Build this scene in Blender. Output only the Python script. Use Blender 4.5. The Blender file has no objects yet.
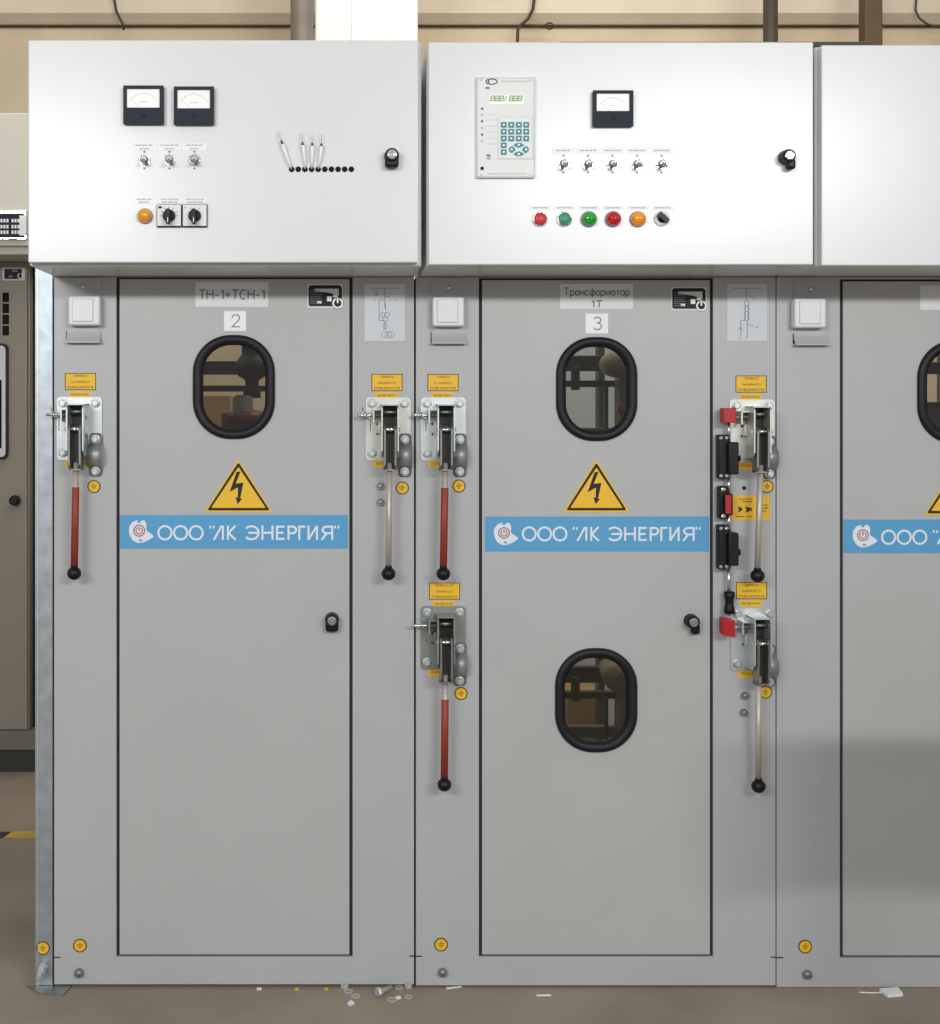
import bpy, bmesh, math, random
from mathutils import Vector, Matrix
random.seed(7)
C = bpy.context.scene.collection
# ------------------------------------------------------------------ measures
D, F = 3.0, 1357.5            # camera distance to the cabinet fronts, focal length in pixels
ZC = 1.2928                   # lens height
CX, CY = 340.0, 400.0         # principal point
def X(px, y=0.0): return (px - CX) * (D + y) / F
def Z(py, y=0.0): return ZC - (py - CY) * (D + y) / F
YB = -0.2527                  # front of the control box doors
FLOOR = Z(987.5)
# ------------------------------------------------------------------ materials
def lin(c): 
    c /= 255.0
    return c / 12.92 if c <= 0.04045 else ((c + 0.055) / 1.055) ** 2.4
def rgb(r, g, b): return (lin(r), lin(g), lin(b), 1.0)
def mat(name, col, rough=0.5, metal=0.0, var=0.0, scale=8.0, bump=0.0, bscale=300.0, col2=None, coat=0.0, spec=None, stretch=None, detail=4):
    m = bpy.data.materials.new(name); m.use_nodes = True
    nt = m.node_tree; b = nt.nodes['Principled BSDF']
    b.inputs['Base Color'].default_value = col
    b.inputs['Roughness'].default_value = rough
    b.inputs['Metallic'].default_value = metal
    if coat: b.inputs['Coat Weight'].default_value = coat; b.inputs['Coat Roughness'].default_value = 0.08
    if spec is not None: b.inputs['Specular IOR Level'].default_value = spec
    if var or bump:
        tc = nt.nodes.new('ShaderNodeTexCoord')
        src = tc.outputs['Object']
        if stretch:
            mp = nt.nodes.new('ShaderNodeMapping'); mp.inputs['Scale'].default_value = stretch
            nt.links.new(src, mp.inputs['Vector']); src = mp.outputs['Vector']
    if var:
        n = nt.nodes.new('ShaderNodeTexNoise'); n.inputs['Scale'].default_value = scale; n.inputs['Detail'].default_value = detail
        r = nt.nodes.new('ShaderNodeValToRGB')
        c2 = col2 or tuple(max(0, c * (1 - var)) for c in col[:3]) + (1,)
        r.color_ramp.elements[0].color = c2; r.color_ramp.elements[1].color = col
        r.color_ramp.elements[0].position = 0.32; r.color_ramp.elements[1].position = 0.66
        nt.links.new(src, n.inputs['Vector']); nt.links.new(n.outputs['Fac'], r.inputs['Fac'])
        nt.links.new(r.outputs['Color'], b.inputs['Base Color'])
    if bump:
        n2 = nt.nodes.new('ShaderNodeTexNoise'); n2.inputs['Scale'].default_value = bscale; n2.inputs['Detail'].default_value = 2
        bp = nt.nodes.new('ShaderNodeBump'); bp.inputs['Strength'].default_value = bump; bp.inputs['Distance'].default_value = 0.001
        nt.links.new(src, n2.inputs['Vector']); nt.links.new(n2.outputs['Fac'], bp.inputs['Height'])
        nt.links.new(bp.outputs['Normal'], b.inputs['Normal'])
    return m
M = {}
M['box'] = mat('light_grey_powder_coat', rgb(218, 220, 221), 0.27, var=0.03, scale=3, bump=0.06, bscale=420, spec=0.6)
M['grey'] = mat('grey_powder_coat', rgb(177, 179, 181), 0.38, var=0.04, scale=4, bump=0.10, bscale=380)
M['door'] = mat('grey_door_powder_coat', rgb(178, 180, 179), 0.38, var=0.04, scale=4, bump=0.10, bscale=380)
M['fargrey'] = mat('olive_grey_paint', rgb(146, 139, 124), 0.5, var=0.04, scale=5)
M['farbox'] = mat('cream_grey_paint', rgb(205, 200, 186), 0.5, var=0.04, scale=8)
M['inside'] = mat('inner_sheet_steel', rgb(120, 115, 103), 0.6, var=0.1, scale=6)
M['galv'] = mat('galvanized_steel', rgb(176, 184, 190), 0.42, 0.75, var=0.22, scale=38, bump=0.05, bscale=90)
M['zinc'] = mat('zinc_plate', rgb(206, 212, 212), 0.38, 0.7, var=0.12, scale=30)
M['zincy'] = mat('passivated_zinc', rgb(206, 207, 199), 0.4, 0.65, var=0.12, scale=26)
M['zincd'] = mat('dull_zinc', rgb(150, 156, 152), 0.42, 0.7, var=0.18, scale=26)
M['clamp'] = mat('grey_clamp_steel', rgb(160, 164, 164), 0.45, 0.6, var=0.12, scale=20)
M['rod'] = mat('lever_steel', rgb(196, 190, 178), 0.48, 0.45, var=0.14, scale=30)
M['steel'] = mat('bright_steel', rgb(205, 205, 200), 0.25, 0.9, var=0.1, scale=60)
M['dsteel'] = mat('dull_steel', rgb(150, 152, 150), 0.38, 0.85, var=0.15, scale=50)
M['chrome'] = mat('chrome', rgb(228, 228, 228), 0.1, 1.0, var=0.04, scale=20)
M['black'] = mat('black_plastic', rgb(17, 18, 21), 0.4, var=0.2, scale=40, spec=0.3)
M['rubber'] = mat('black_rubber', rgb(19, 20, 27), 0.5, var=0.2, scale=25, bump=0.05, bscale=250, spec=0.35)
M['gap'] = mat('dark_fill', rgb(52, 54, 58), 0.9, var=0.2, scale=30)  # dark tone for gaps and seams, with their shade painted in
M['hole'] = mat('hole_black', rgb(6, 6, 7), 0.9, var=0.1, scale=30)
M['meter'] = mat('meter_black', rgb(38, 45, 54), 0.6, var=0.12, scale=50, spec=0.25)
M['dial'] = mat('dial_white', rgb(246, 246, 243), 0.35, var=0.02, scale=50)
M['ink'] = mat('print_black', rgb(30, 30, 30), 0.7, var=0.1, scale=80)
M['inkg'] = mat('print_grey', rgb(128, 130, 133), 0.7, var=0.1, scale=80)
M['inkl'] = mat('print_light_grey', rgb(196, 197, 200), 0.7, var=0.06, scale=80)
M['paper'] = mat('white_label', rgb(240, 242, 244), 0.5, var=0.03, scale=30)
M['plate'] = mat('pale_label', rgb(218, 221, 224), 0.5, var=0.03, scale=30)
M['scheme'] = mat('scheme_paper', rgb(205, 210, 215), 0.5, var=0.03, scale=30)
M['white'] = mat('white_plastic', rgb(226, 227, 230), 0.35, var=0.02, scale=30)
M['yellow'] = mat('yellow_sticker', rgb(236, 188, 36), 0.5, var=0.05, scale=40)
M['brown'] = mat('sticker_border_brown', rgb(96, 72, 24), 0.6, var=0.1, scale=40)
M['blue'] = mat('banner_blue', rgb(84, 158, 205), 0.4, var=0.03, scale=12)
M['bannertext'] = mat('banner_white', rgb(222, 230, 238), 0.5, var=0.02, scale=20)
M['logored'] = mat('logo_red', rgb(168, 62, 62), 0.5, var=0.05, scale=40)
M['redpaint'] = mat('red_lever_paint', rgb(148, 54, 40), 0.5, var=0.12, scale=30)
M['red'] = mat('red_plastic', rgb(178, 20, 30), 0.4, var=0.1, scale=30)
M['redflat'] = mat('red_button', rgb(196, 44, 46), 0.4, var=0.05, scale=60)
M['greenflat'] = mat('green_button', rgb(48, 140, 104), 0.4, var=0.05, scale=60)
M['greenlens'] = mat('green_lens', rgb(24, 160, 50), 0.12, var=0.15, scale=60, coat=0.6)
M['redlens'] = mat('red_lens', rgb(190, 14, 26), 0.12, var=0.15, scale=60, coat=0.6)
M['orange'] = mat('orange_lens', rgb(246, 158, 22), 0.12, var=0.2, scale=60, coat=0.6)
M['teal'] = mat('teal_key', rgb(38, 130, 142), 0.45, var=0.08, scale=90)
M['keypad'] = mat('keypad_cream', rgb(226, 230, 226), 0.5, var=0.02, scale=30)
M['relay'] = mat('relay_face', rgb(226, 228, 226), 0.5, var=0.02, scale=30)
M['lcd'] = mat('lcd_pale', rgb(240, 246, 236), 0.25, var=0.02, scale=30)
M['lcdink'] = mat('lcd_green', rgb(140, 172, 122), 0.6, var=0.1, scale=60)
M['logoblue'] = mat('logo_blue', rgb(52, 62, 92), 0.5, var=0.1, scale=60)
M['bluetip'] = mat('blue_ferrule', rgb(44, 62, 150), 0.5, var=0.1, scale=60)
M['wire'] = mat('white_wire', rgb(248, 248, 244), 0.5, var=0.04, scale=60)
M['resin'] = mat('maroon_cast_resin', rgb(136, 66, 72), 0.35, var=0.15, scale=20)
M['bus'] = mat('dark_painted_bar', rgb(58, 58, 52), 0.5, var=0.15, scale=20)
M['disc'] = mat('pale_insulator', rgb(168, 158, 134), 0.45, var=0.1, scale=20)
M['wall'] = mat('beige_plaster', rgb(206, 188, 158), 0.8, var=0.16, scale=2.4, bump=0.4, bscale=14, detail=8)
M['ledge'] = mat('beige_concrete', rgb(214, 200, 176), 0.8, var=0.14, scale=3, bump=0.3, bscale=20, detail=8)
M['column'] = mat('white_plaster', rgb(224, 219, 210), 0.75, var=0.05, scale=4, bump=0.3, bscale=20)
M['floor'] = mat('brown_concrete', rgb(156, 143, 126), 0.6, var=0.26, scale=3.2, bump=0.35, bscale=45, detail=9)
M['washer'] = mat('washer_zinc', rgb(196, 194, 188), 0.5, 0.3, var=0.1, scale=60)
M['tape'] = mat('yellow_floor_paint', rgb(196, 164, 74), 0.6, var=0.2, scale=25)
M['pipe'] = mat('grey_brown_pipe', rgb(104, 95, 84), 0.5, var=0.18, scale=9)
M['darkpipe'] = mat('dark_brown_pipe', rgb(62, 52, 42), 0.5, var=0.2, scale=9)
M['post'] = mat('ochre_post', rgb(84, 62, 34), 0.55, var=0.25, scale=8)
M['cable'] = mat('dark_cable', rgb(52, 42, 34), 0.6, var=0.1, scale=20)
M['card'] = mat('cardboard', rgb(168, 136, 90), 0.75, var=0.1, scale=6)
M['wood'] = mat('rough_pine', rgb(170, 124, 96), 0.7, var=0.25, scale=5, stretch=(1, 1, 8))
# clear pane: mostly transparent with a mirror film
def glassmat():
    m = bpy.data.materials.new('clear_pane'); m.use_nodes = True; nt = m.node_tree
    out = nt.nodes['Material Output']; nt.nodes.remove(nt.nodes['Principled BSDF'])
    t = nt.nodes.new('ShaderNodeBsdfTransparent'); t.inputs['Color'].default_value = (0.88, 0.87, 0.82, 1)
    g = nt.nodes.new('ShaderNodeBsdfGlossy'); g.inputs['Roughness'].default_value = 0.03
    fr = nt.nodes.new('ShaderNodeFresnel'); fr.inputs['IOR'].default_value = 1.45
    mx = nt.nodes.new('ShaderNodeMixShader')
    nt.links.new(fr.outputs['Fac'], mx.inputs['Fac']); nt.links.new(t.outputs[0], mx.inputs[1]); nt.links.new(g.outputs[0], mx.inputs[2])
    nt.links.new(mx.outputs[0], out.inputs['Surface'])
    return m
M['pane'] = glassmat()
# ------------------------------------------------------------------ mesh builder
class MB:
    def __init__(s): s.bm = bmesh.new(); s.mats = []; s.ns = 0
    def mi(s, m):
        if m not in s.mats: s.mats.append(m)
        return s.mats.index(m)
    def _fin(s, faces, m, smooth=False):
        i = s.mi(m)
        for f in faces: f.material_index = i; f.smooth = smooth
    def box(s, x0, x1, y0, y1, z0, z1, m, bev=0.0, seg=2):
        if x0 > x1: x0, x1 = x1, x0
        if y0 > y1: y0, y1 = y1, y0
        if z0 > z1: z0, z1 = z1, z0
        r = bmesh.ops.create_cube(s.bm, size=1)
        vs = r['verts']
        for v in vs:
            v.co = Vector(((x0 + x1) / 2 + v.co.x * (x1 - x0), (y0 + y1) / 2 + v.co.y * (y1 - y0), (z0 + z1) / 2 + v.co.z * (z1 - z0)))
        fs = set(f for v in vs for f in v.link_faces)
        s._fin(fs, m)
        if bev:
            es = set(e for v in vs for e in v.link_edges)
            rr = bmesh.ops.bevel(s.bm, geom=list(es), offset=bev, segments=seg, affect='EDGES', profile=0.5)
            s._fin(rr['faces'], m, True)
        return s
    def loft(s, loops, m, smooth=True, close=True, caps=(False, False)):
        vl = [[s.bm.verts.new(p) for p in lp] for lp in loops]
        fs = []; n = len(vl[0])
        for a, b in zip(vl[:-1], vl[1:]):
            for i in range(n if close else n - 1):
                j = (i + 1) % n
                try: fs.append(s.bm.faces.new((a[i], a[j], b[j], b[i])))
                except ValueError: pass
        s._fin(fs, m, smooth)
        cf = []
        if caps[0]: cf.append(s.bm.faces.new(vl[0][::-1]))
        if caps[1]: cf.append(s.bm.faces.new(vl[-1]))
        s._fin(cf, m, False)
        return s
    def prism(s, pts, y0, y1, m, smooth=False):          # (x,z) outline pushed from y0 (back) to y1 (front)
        s.loft([[(x, y0, z) for x, z in pts], [(x, y1, z) for x, z in pts]], m, smooth, True, (True, True)); return s
    def rev(s, c, prof, m, axis='y', n=20, smooth=True):   # profile of (radius, distance along the axis)
        loops = []
        for r, d in prof:
            lp = []
            for k in range(n):
                a = 2 * math.pi * k / n; u, v = r * math.cos(a), r * math.sin(a)
                if axis == 'y': lp.append((c[0] + u, c[1] + d, c[2] + v))
                elif axis == 'x': lp.append((c[0] + d, c[1] + u, c[2] + v))
                else: lp.append((c[0] + u, c[1] + v, c[2] + d))
            loops.append(lp)
        s.loft(loops, m, smooth, True, (True, True)); return s
    def ball(s, c, r, m, sc=(1, 1, 1), u=18, v=12):
        rr = bmesh.ops.create_uvsphere(s.bm, u_segments=u, v_segments=v, radius=r)
        for q in rr['verts']: q.co = Vector((c[0] + q.co.x * sc[0], c[1] + q.co.y * sc[1], c[2] + q.co.z * sc[2]))
        s._fin(set(f for q in rr['verts'] for f in q.link_faces), m, True); return s
    def tube(s, pts, r, m, n=8):
        pts = [Vector(p) for p in pts]; rs = r if isinstance(r, (list, tuple)) else [r] * len(pts)
        loops = []; up = None
        for i, p in enumerate(pts):
            d = (pts[min(i + 1, len(pts) - 1)] - pts[max(i - 1, 0)]).normalized()
            if up is None: up = Vector((0, 1, 0)) if abs(d.y) < 0.9 else Vector((1, 0, 0))
            a = d.cross(up).normalized(); b = a.cross(d).normalized(); up = b
            loops.append([p + (a * math.cos(2 * math.pi * k / n) + b * math.sin(2 * math.pi * k / n)) * rs[i] for k in range(n)])
        s.loft(loops, m, True, True, (True, True)); return s
    def face2(s, pts, y, m):                              # flat (x,z) polygon facing the viewer
        f = s.bm.faces.new([s.bm.verts.new((x, y, z)) for x, z in pts]); s._fin([f], m)
        f.normal_update()
        if f.normal.y > 0: f.normal_flip()
        return s
    def rect(s, x0, x1, z0, z1, y, m): return s.face2([(x0, z0), (x1, z0), (x1, z1), (x0, z1)], y, m)
    def stroke(s, pts, w, y, m):                          # flat mitred ribbon along (x,z) points
        P = [Vector(p) for p in pts]
        P = [p for k, p in enumerate(P) if k == 0 or (p - P[k - 1]).length > 1e-9]
        if len(P) < 2: return s
        closed = len(P) > 3 and (P[0] - P[-1]).length < 0.05 * w + 1e-6
        if closed: P = P[:-1]
        n = len(P); y -= 0.00003 * (s.ns % 12); s.ns += 1
        L, Q = [], []
        for k in range(n):
            a = P[k - 1] if (k > 0 or closed) else None; c = P[(k + 1) % n] if (k < n - 1 or closed) else None
            d0 = (P[k] - a).normalized() if a is not None else None; d1 = (c - P[k]).normalized() if c is not None else None
            if d0 is None: d0 = d1
            if d1 is None: d1 = d0
            n0 = Vector((-d0.y, d0.x)); n1 = Vector((-d1.y, d1.x)); t = n0 + n1
            t = n0 if t.length < 1e-6 else t.normalized()
            q = t * (w / 2) / max(0.4, t.dot(n0))
            L.append(P[k] + q); Q.append(P[k] - q)
        vl = [s.bm.verts.new((p.x, y, p.y)) for p in L]; vq = [s.bm.verts.new((p.x, y, p.y)) for p in Q]
        fs = []
        for k in range(n if closed else n - 1):
            j = (k + 1) % n; f = s.bm.faces.new((vq[k], vq[j], vl[j], vl[k])); f.normal_update()
            if f.normal.y > 0: f.normal_flip()
            fs.append(f)
        s._fin(fs, m); return s
    def text(s, body, x, z, h, y, m, w=None, bold=False):   # centred on (x,z), capital height h, fitted to width w
        cu = bpy.data.curves.new('lettering', 'FONT'); cu.body = body; cu.size = 1.0; cu.align_x = 'CENTER'
        cu.resolution_u = 3
        if bold: cu.offset = 0.018
        o = bpy.data.objects.new('lettering', cu); C.objects.link(o)
        me = bpy.data.meshes.new_from_object(o.evaluated_get(bpy.context.evaluated_depsgraph_get()))
        bpy.data.objects.remove(o); bpy.data.curves.remove(cu)
        if len(me.vertices):
            xs = [v.co.x for v in me.vertices]; ys = [v.co.y for v in me.vertices]
            x0, x1, y0, y1 = min(xs), max(xs), min(ys), max(ys)
            sz = h / max(y1 - y0, 1e-6); sx = (w / max(x1 - x0, 1e-6)) if w else sz
            n0 = len(s.bm.faces); vmap = []
            for v in me.vertices: vmap.append(s.bm.verts.new((x + (v.co.x - (x0 + x1) / 2) * sx, y, z + (v.co.y - (y0 + y1) / 2) * sz)))
            fs = []
            for p in me.polygons:
                try: fs.append(s.bm.faces.new([vmap[i] for i in p.vertices]))
                except ValueError: pass
            s._fin(fs, m)
        bpy.data.meshes.remove(me); return s
    def words(s, x0, x1, z, h, y, m, seed=0):               # print too small to read: word-shaped dashes
        r = random.Random(seed); x = x0
        while x < x1 - h * 0.6:
            w = min(r.uniform(1.8, 4.2) * h, x1 - x); s.rect(x, x + w, z - h / 2, z + h / 2, y, m); x += w + h * 0.5
        return s
    def build(s, name, parent=None, loc=None, label=None):
        o_loc = Vector(loc) if loc is not None else Vector((0, 0, 0))
        me = bpy.data.meshes.new(name)
        base = worldloc(parent) + o_loc if parent else o_loc
        for v in s.bm.verts: v.co -= base
        bmesh.ops.recalc_face_normals(s.bm, faces=[f for f in s.bm.faces]) if False else None
        s.bm.to_mesh(me); s.bm.free()
        for m in s.mats: me.materials.append(m)
        o = bpy.data.objects.new(name, me); C.objects.link(o)
        o.parent = parent; o.location = o_loc
        if label: o['label'] = label
        return o
def worldloc(o):
    v = Vector((0, 0, 0))
    while o: v = v + o.location; o = o.parent
    return v
def thing(name, label, cat, loc=(0, 0, 0), group=None):
    o = bpy.data.objects.new(name, None); C.objects.link(o); o.location = loc; o.empty_display_size = 0.1
    o['label'] = label; o['category'] = cat
    if group: o['group'] = group
    return o
def tag(o, label, cat, group=None):
    o['label'] = label; o['category'] = cat
    if group: o['group'] = group
    return o
def struct(o): o['kind'] = 'structure'; return o
def rrect(cx, cz, w, h, r, n=8):
    pts = []
    for sx, sz, a0 in ((1, 1, 0), (-1, 1, 90), (-1, -1, 180), (1, -1, 270)):
        for k in range(n + 1):
            a = math.radians(a0 + 90 * k / n)
            pts.append((cx + sx * (w / 2 - r) + r * math.cos(a), cz + sz * (h / 2 - r) + r * math.sin(a)))
    return pts
def circle(cx, cz, r, n=24, a0=0, a1=360):
    full = abs(a1 - a0) >= 360
    return [(cx + r * math.cos(math.radians(a0 + (a1 - a0) * k / (n if full else n))), cz + r * math.sin(math.radians(a0 + (a1 - a0) * k / n))) for k in range(n if full else n + 1)]
def hexa(cx, cz, r, rot=0): return [(cx + r * math.cos(math.radians(60 * k + rot)), cz + r * math.sin(math.radians(60 * k + rot))) for k in range(6)]
U = D / F                     # one photo pixel on the cabinet fronts, in metres
# ------------------------------------------------------------------ room
b = MB(); b.face2([(0, 0), (1, 0), (1, 1), (0, 1)], 0, M['floor']); b.bm.clear()
b.loft([[(-9, -8, FLOOR), (9, -8, FLOOR)], [(-9, 3.6, FLOOR), (9, 3.6, FLOOR)]], M['floor'], False, False)
struct(b.build('floor'))
b = MB(); b.box(-9, 9, 3.6, 3.8, FLOOR, 4.6, M['wall']); struct(b.build('wall_back'))
b = MB()
yw = 3.6
prof = [(yw, 4.6), (yw - 0.09, 4.6), (yw - 0.09, Z(13, yw - .09)), (yw - 0.045, Z(23, yw - .045)), (yw - 0.04, Z(24, yw - .04)), (yw, Z(24, yw - 0.04))]
b.loft([[(-9, y, z) for y, z in prof], [(9, y, z) for y, z in prof]], M['ledge'], False, True, (True, True))
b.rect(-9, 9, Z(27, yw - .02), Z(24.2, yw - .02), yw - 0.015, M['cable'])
struct(b.build('trim_1'))
b = MB(); yc = 2.6
b.box(X(315, yc), X(418, yc), yc, yc + 0.42, FLOOR, 4.6, M['column'], 0.01)
b.tube([(X(351, yc), yc - 0.001, Z(0, yc) + .2), (X(352, yc), yc - 0.001, Z(20, yc)), (X(350, yc), yc - 0.001, Z(60, yc))], 0.0015, M['inkl'])
struct(b.build('wall_column'))
def pipe(name, px0, px1, y, m, label, cat, round_=True, joint=None):
    x0, x1 = X(px0, y), X(px1, y)
    t = thing(name, label, cat, ((x0 + x1) / 2, y, FLOOR))
    b = MB()
    r = (x1 - x0) / 2
    if round_: b.rev(((x0 + x1) / 2, y + r, FLOOR), [(r, 0.0), (r, 4.5 - FLOOR)], m, 'z', 20)
    else: b.box(x0, x1, y, y + 2 * r, FLOOR, 4.5, m, 0.006)
    b.build('pipe_body' if round_ else 'post_body', t)
    if joint:
        b = MB(); z = Z(joint, y)
        b.rev(((x0 + x1) / 2, y + r, z), [(r * 1.02, -.02), (r * 1.25, -.015), (r * 1.25, .05), (r * 1.02, .055)], m, 'z', 20)
        b.build('pipe_coupling', t)
    return t
pipe('heating_pipe', 290, 313.5, 2.55, M['pipe'], 'thick grey-brown vertical pipe right beside the white column', 'pipe')
pipe('riser_pipe', 765.5, 780, 3.1, M['darkpipe'], 'dark vertical pipe with a coupling behind the middle control box', 'pipe', True, 0)
pipe('support_post', 865, 883, 3.1, M['post'], 'brown square post rising behind the right-hand control box', 'post', False)
def hang(pts, r, label, y=3.48, m='cable', extra=None):
    b = MB(); b.tube([(X(p, y), y, Z(q, y)) for p, q in pts], r, M[m], 8)
    if extra: extra(b)
    return tag(b.build('hanging_cable'), label, 'cable', 'cables hanging on the back wall')
hang([(113, -6), (115, 3), (116, 10), (119, 17), (122.5, 23.5), (124, 30)], 0.006, 'short dark cable hanging on the beige ledge above left control box', 3.48)
hang([(537, -10), (534, 0), (533, 9), (528, 19), (521, 25), (518, 29), (517.5, 40), (517, 60)], 0.0075, 'dark kinked cable hanging on the beige wall above the relay panel', 3.48)
b = MB(); y = 3.48
b.tube([(X(p, y), y, Z(q, y)) for p, q in [(522, 25), (532, 25.5), (546, 26)]], 0.004, M['cable'])
b.tube([(X(549.5 + 3.6 * math.cos(a / 6 * math.pi), y), y, Z(26 + 3.2 * math.sin(a / 6 * math.pi), y)) for a in range(13)], 0.004, M['cable'])
tag(b.build('wall_eyelet'), 'small dark wire eyelet on the wall beside the kinked cable', 'eyelet')
hang([(917, -12), (916, 2), (915.5, 10), (919, 18), (927, 24), (936, 27), (952, 29), (975, 33)], 0.005, 'thin dark cable looping across the wall at the upper right', 3.48)
# long dark rail just over the control boxes
b = MB(); y = 1.4
b.box(X(560, y), X(872, y), y, y + 0.1, Z(46.5, y), Z(41.5, y), M['bus'], 0.002)
for px in (600, 840): b.box(X(px, y), X(px + 6, y), y + 0.02, y + 0.08, FLOOR, Z(46, y), M['bus'])
tag(b.build('dark_rail'), 'long dark rail showing just above the middle control box', 'cable tray')
# ------------------------------------------------------------------ shared fittings
def bolt_mb(b, x, z, y, r, m, d=0.009, rot=12, washer=True):
    if washer: b.rev((x, y, z), [(r * 1.45, 0), (r * 1.45, -0.0022), (r * 1.3, -0.0026)], m, 'y', 20)
    lo = [[(p[0], y - 0.0022, p[1]) for p in hexa(x, z, r * 1.08, rot)], [(p[0], y - d * 0.85, p[1]) for p in hexa(x, z, r * 1.08, rot)], [(p[0], y - d, p[1]) for p in hexa(x, z, r * 0.9, rot)]]
    b.loft(lo, m, False, True, (False, True))
def lock_part(parent, px, py, y, r, name='door_lock', s=U, capdy=-2.0, wing=False):
    # black quarter-turn knob, tilting slightly downwards, with a bright keyed cap
    b = MB(); x, z = X(px, y), Z(py, y)
    b.rev((x, y, z), [(r * 1.05, 0), (r * 1.08, -0.004), (r * 0.98, -0.008), (r, -0.024), (r * 0.9, -0.029), (r * 0.72, -0.030)], M['black'], 'y', 24)
    if wing: b.box(x - r * 0.2, x + r * 1.1, y - 0.024, y - 0.003, z - r * 1.9, z - r * 0.3, M['black'], r * 0.4)
    else: b.box(x - r * 0.98, x + r * 0.98, y - 0.024, y - 0.002, z - r * 1.75, z + r * 0.1, M['black'], r * 0.45, 3)
    sub = parent.parent is not None                      # a lock on a door is already a sub-part: its cap stays in the same mesh
    cap = lambda q: q.rev((x, y - 0.0295, z), [(r * 0.70, 0), (r * 0.70, -0.0015), (r * 0.5, -0.002), (r * 0.38, -0.0015), (r * 0.2, -0.0022)], M['dsteel' if sub else 'chrome'], 'y', 24)
    if sub: cap(b)
    o = b.build(name, parent)
    if not sub:
        b = MB(); cap(b); b.build('lock_cap', o, label='bright keyed lock insert')
    return o
# ------------------------------------------------------------------ lower cabinets
def letters(b, x0, zt, k, y):
    """the company lettering drawn in strokes; k = metres per photo pixel"""
    m = M['bannertext']; w = 2.05 * k; h = 14.2 * k
    def P(px, v): return (x0 + px * k, zt - v * h)     # px from the banner's left edge, v 0 top .. 1 bottom
    def S(pts, ww=w): b.stroke([P(*p) for p in pts], ww, y, m)
    def arc(cx, rx, a0, a1, n=22, cv=0.5, rv=0.5): return [(cx + rx * math.cos(math.radians(a0 + (a1 - a0) * i / n)), cv - rv * math.sin(math.radians(a0 + (a1 - a0) * i / n))) for i in range(n + 1)]
    t = 0.07
    for cx in (45.0, 60.6, 76.2): S(arc(cx, 6.6, 0, 360, 30, 0.5, 0.47))
    for q in (90.5, 94.0): S([(q, 0.0), (q - 0.9, 0.2)], w * 0.8)
    S([(94.0, 1.0), (101.8, 0.0)]); S([(103.0, 0), (103.0, 1.0)])
    S([(108, 0), (108, 1)]); S([(115.4, 0.0), (108.6, 0.52), (115.8, 1.0)])
    S(arc(131.5, 7.2, 140, -140, 22, 0.5, 0.46)); S([(128.5, 0.5), (138, 0.5)])
    S([(142.5, 0), (142.5, 1)]); S([(152.5, 0), (152.5, 1)]); S([(142.5, 0.5), (152.5, 0.5)])
    S([(164.5, t), (157, t)]); S([(157, 0), (157, 1)]); S([(157, 0.5), (163.5, 0.5)]); S([(157, 1 - t), (164.5, 1 - t)])
    S([(168.5, 0), (168.5, 1)]); S([(168.5, t), (172.6, t)] + arc(172.6, 3.6, 90, -90, 10, 0.3, 0.23) + [(168.5, 0.53)])
    S([(179.3, 1), (179.3, 0)]); S([(179.3, t), (185.5, t)])
    S([(188.5, 0), (188.5, 1)]); S([(188.5, 0.97), (196.8, 0.03)]); S([(197, 0), (197, 1)])
    S([(212.2, 0), (212.2, 1)]); S([(212.2, t), (207, t)] + arc(206.6, 4.0, 90, 270, 10, 0.3, 0.23) + [(212.2, 0.53)]); S([(207, 0.53), (201.5, 1.0)])
    for q in (215.5, 219.0): S([(q, 0.0), (q - 0.9, 0.2)], w * 0.8)
def logo(b, cx, cz, k, y):
    m = M['bannertext']; pts = []
    # pale swirl: a disc with a bite at the right and a pointed tail
    for a, r in ((56, 10.2), (70, 11.6), (84, 11.0), (96, 10.2), (108, 11.6), (130, 12.2), (155, 12.2), (180, 11.6), (205, 11.4), (230, 11.9), (255, 12.0), (280, 11.6), (300, 11.4), (318, 12.4), (332, 13.6), (340, 14.2), (346, 11.6), (352, 8.6), (360, 6.8), (374, 6.0), (390, 6.6), (402, 8.2)):
        pts.append((cx + r * k * math.cos(math.radians(a)), cz + r * k * math.sin(math.radians(a))))
    c = (cx, cz)
    for i in range(len(pts)):
        p, q = pts[i], pts[(i + 1) % len(pts)]
        b.face2([c, p, q], y, m)
    bl = M['blue']
    b.face2([(cx - 4 * k, cz + 9.8 * k), (cx + 2 * k, cz + 11.8 * k), (cx - 1 * k, cz + 8.2 * k)], y - 0.0002, bl)
    b.face2([(cx - 2 * k, cz - 9.6 * k), (cx + 2.5 * k, cz - 10.4 * k), (cx + 1 * k, cz - 8.0 * k), (cx - 1 * k, cz - 7.8 * k)], y - 0.0002, bl)
    q = (cx - 1.2 * k, cz + 0.6 * k)
    b.stroke(circle(q[0], q[1], 5.4 * k, 24, 0, 359.9), 1.0 * k, y - 0.0003, M['logored'])
    b.stroke(circle(q[0], q[1], 3.2 * k, 16, 120, 420), 0.9 * k, y - 0.0003, M['logored'])
    b.stroke([(q[0], q[1] + 4.0 * k), (q[0], q[1] - 0.4 * k)], 1.0 * k, y - 0.0003, M['logored'])
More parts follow.
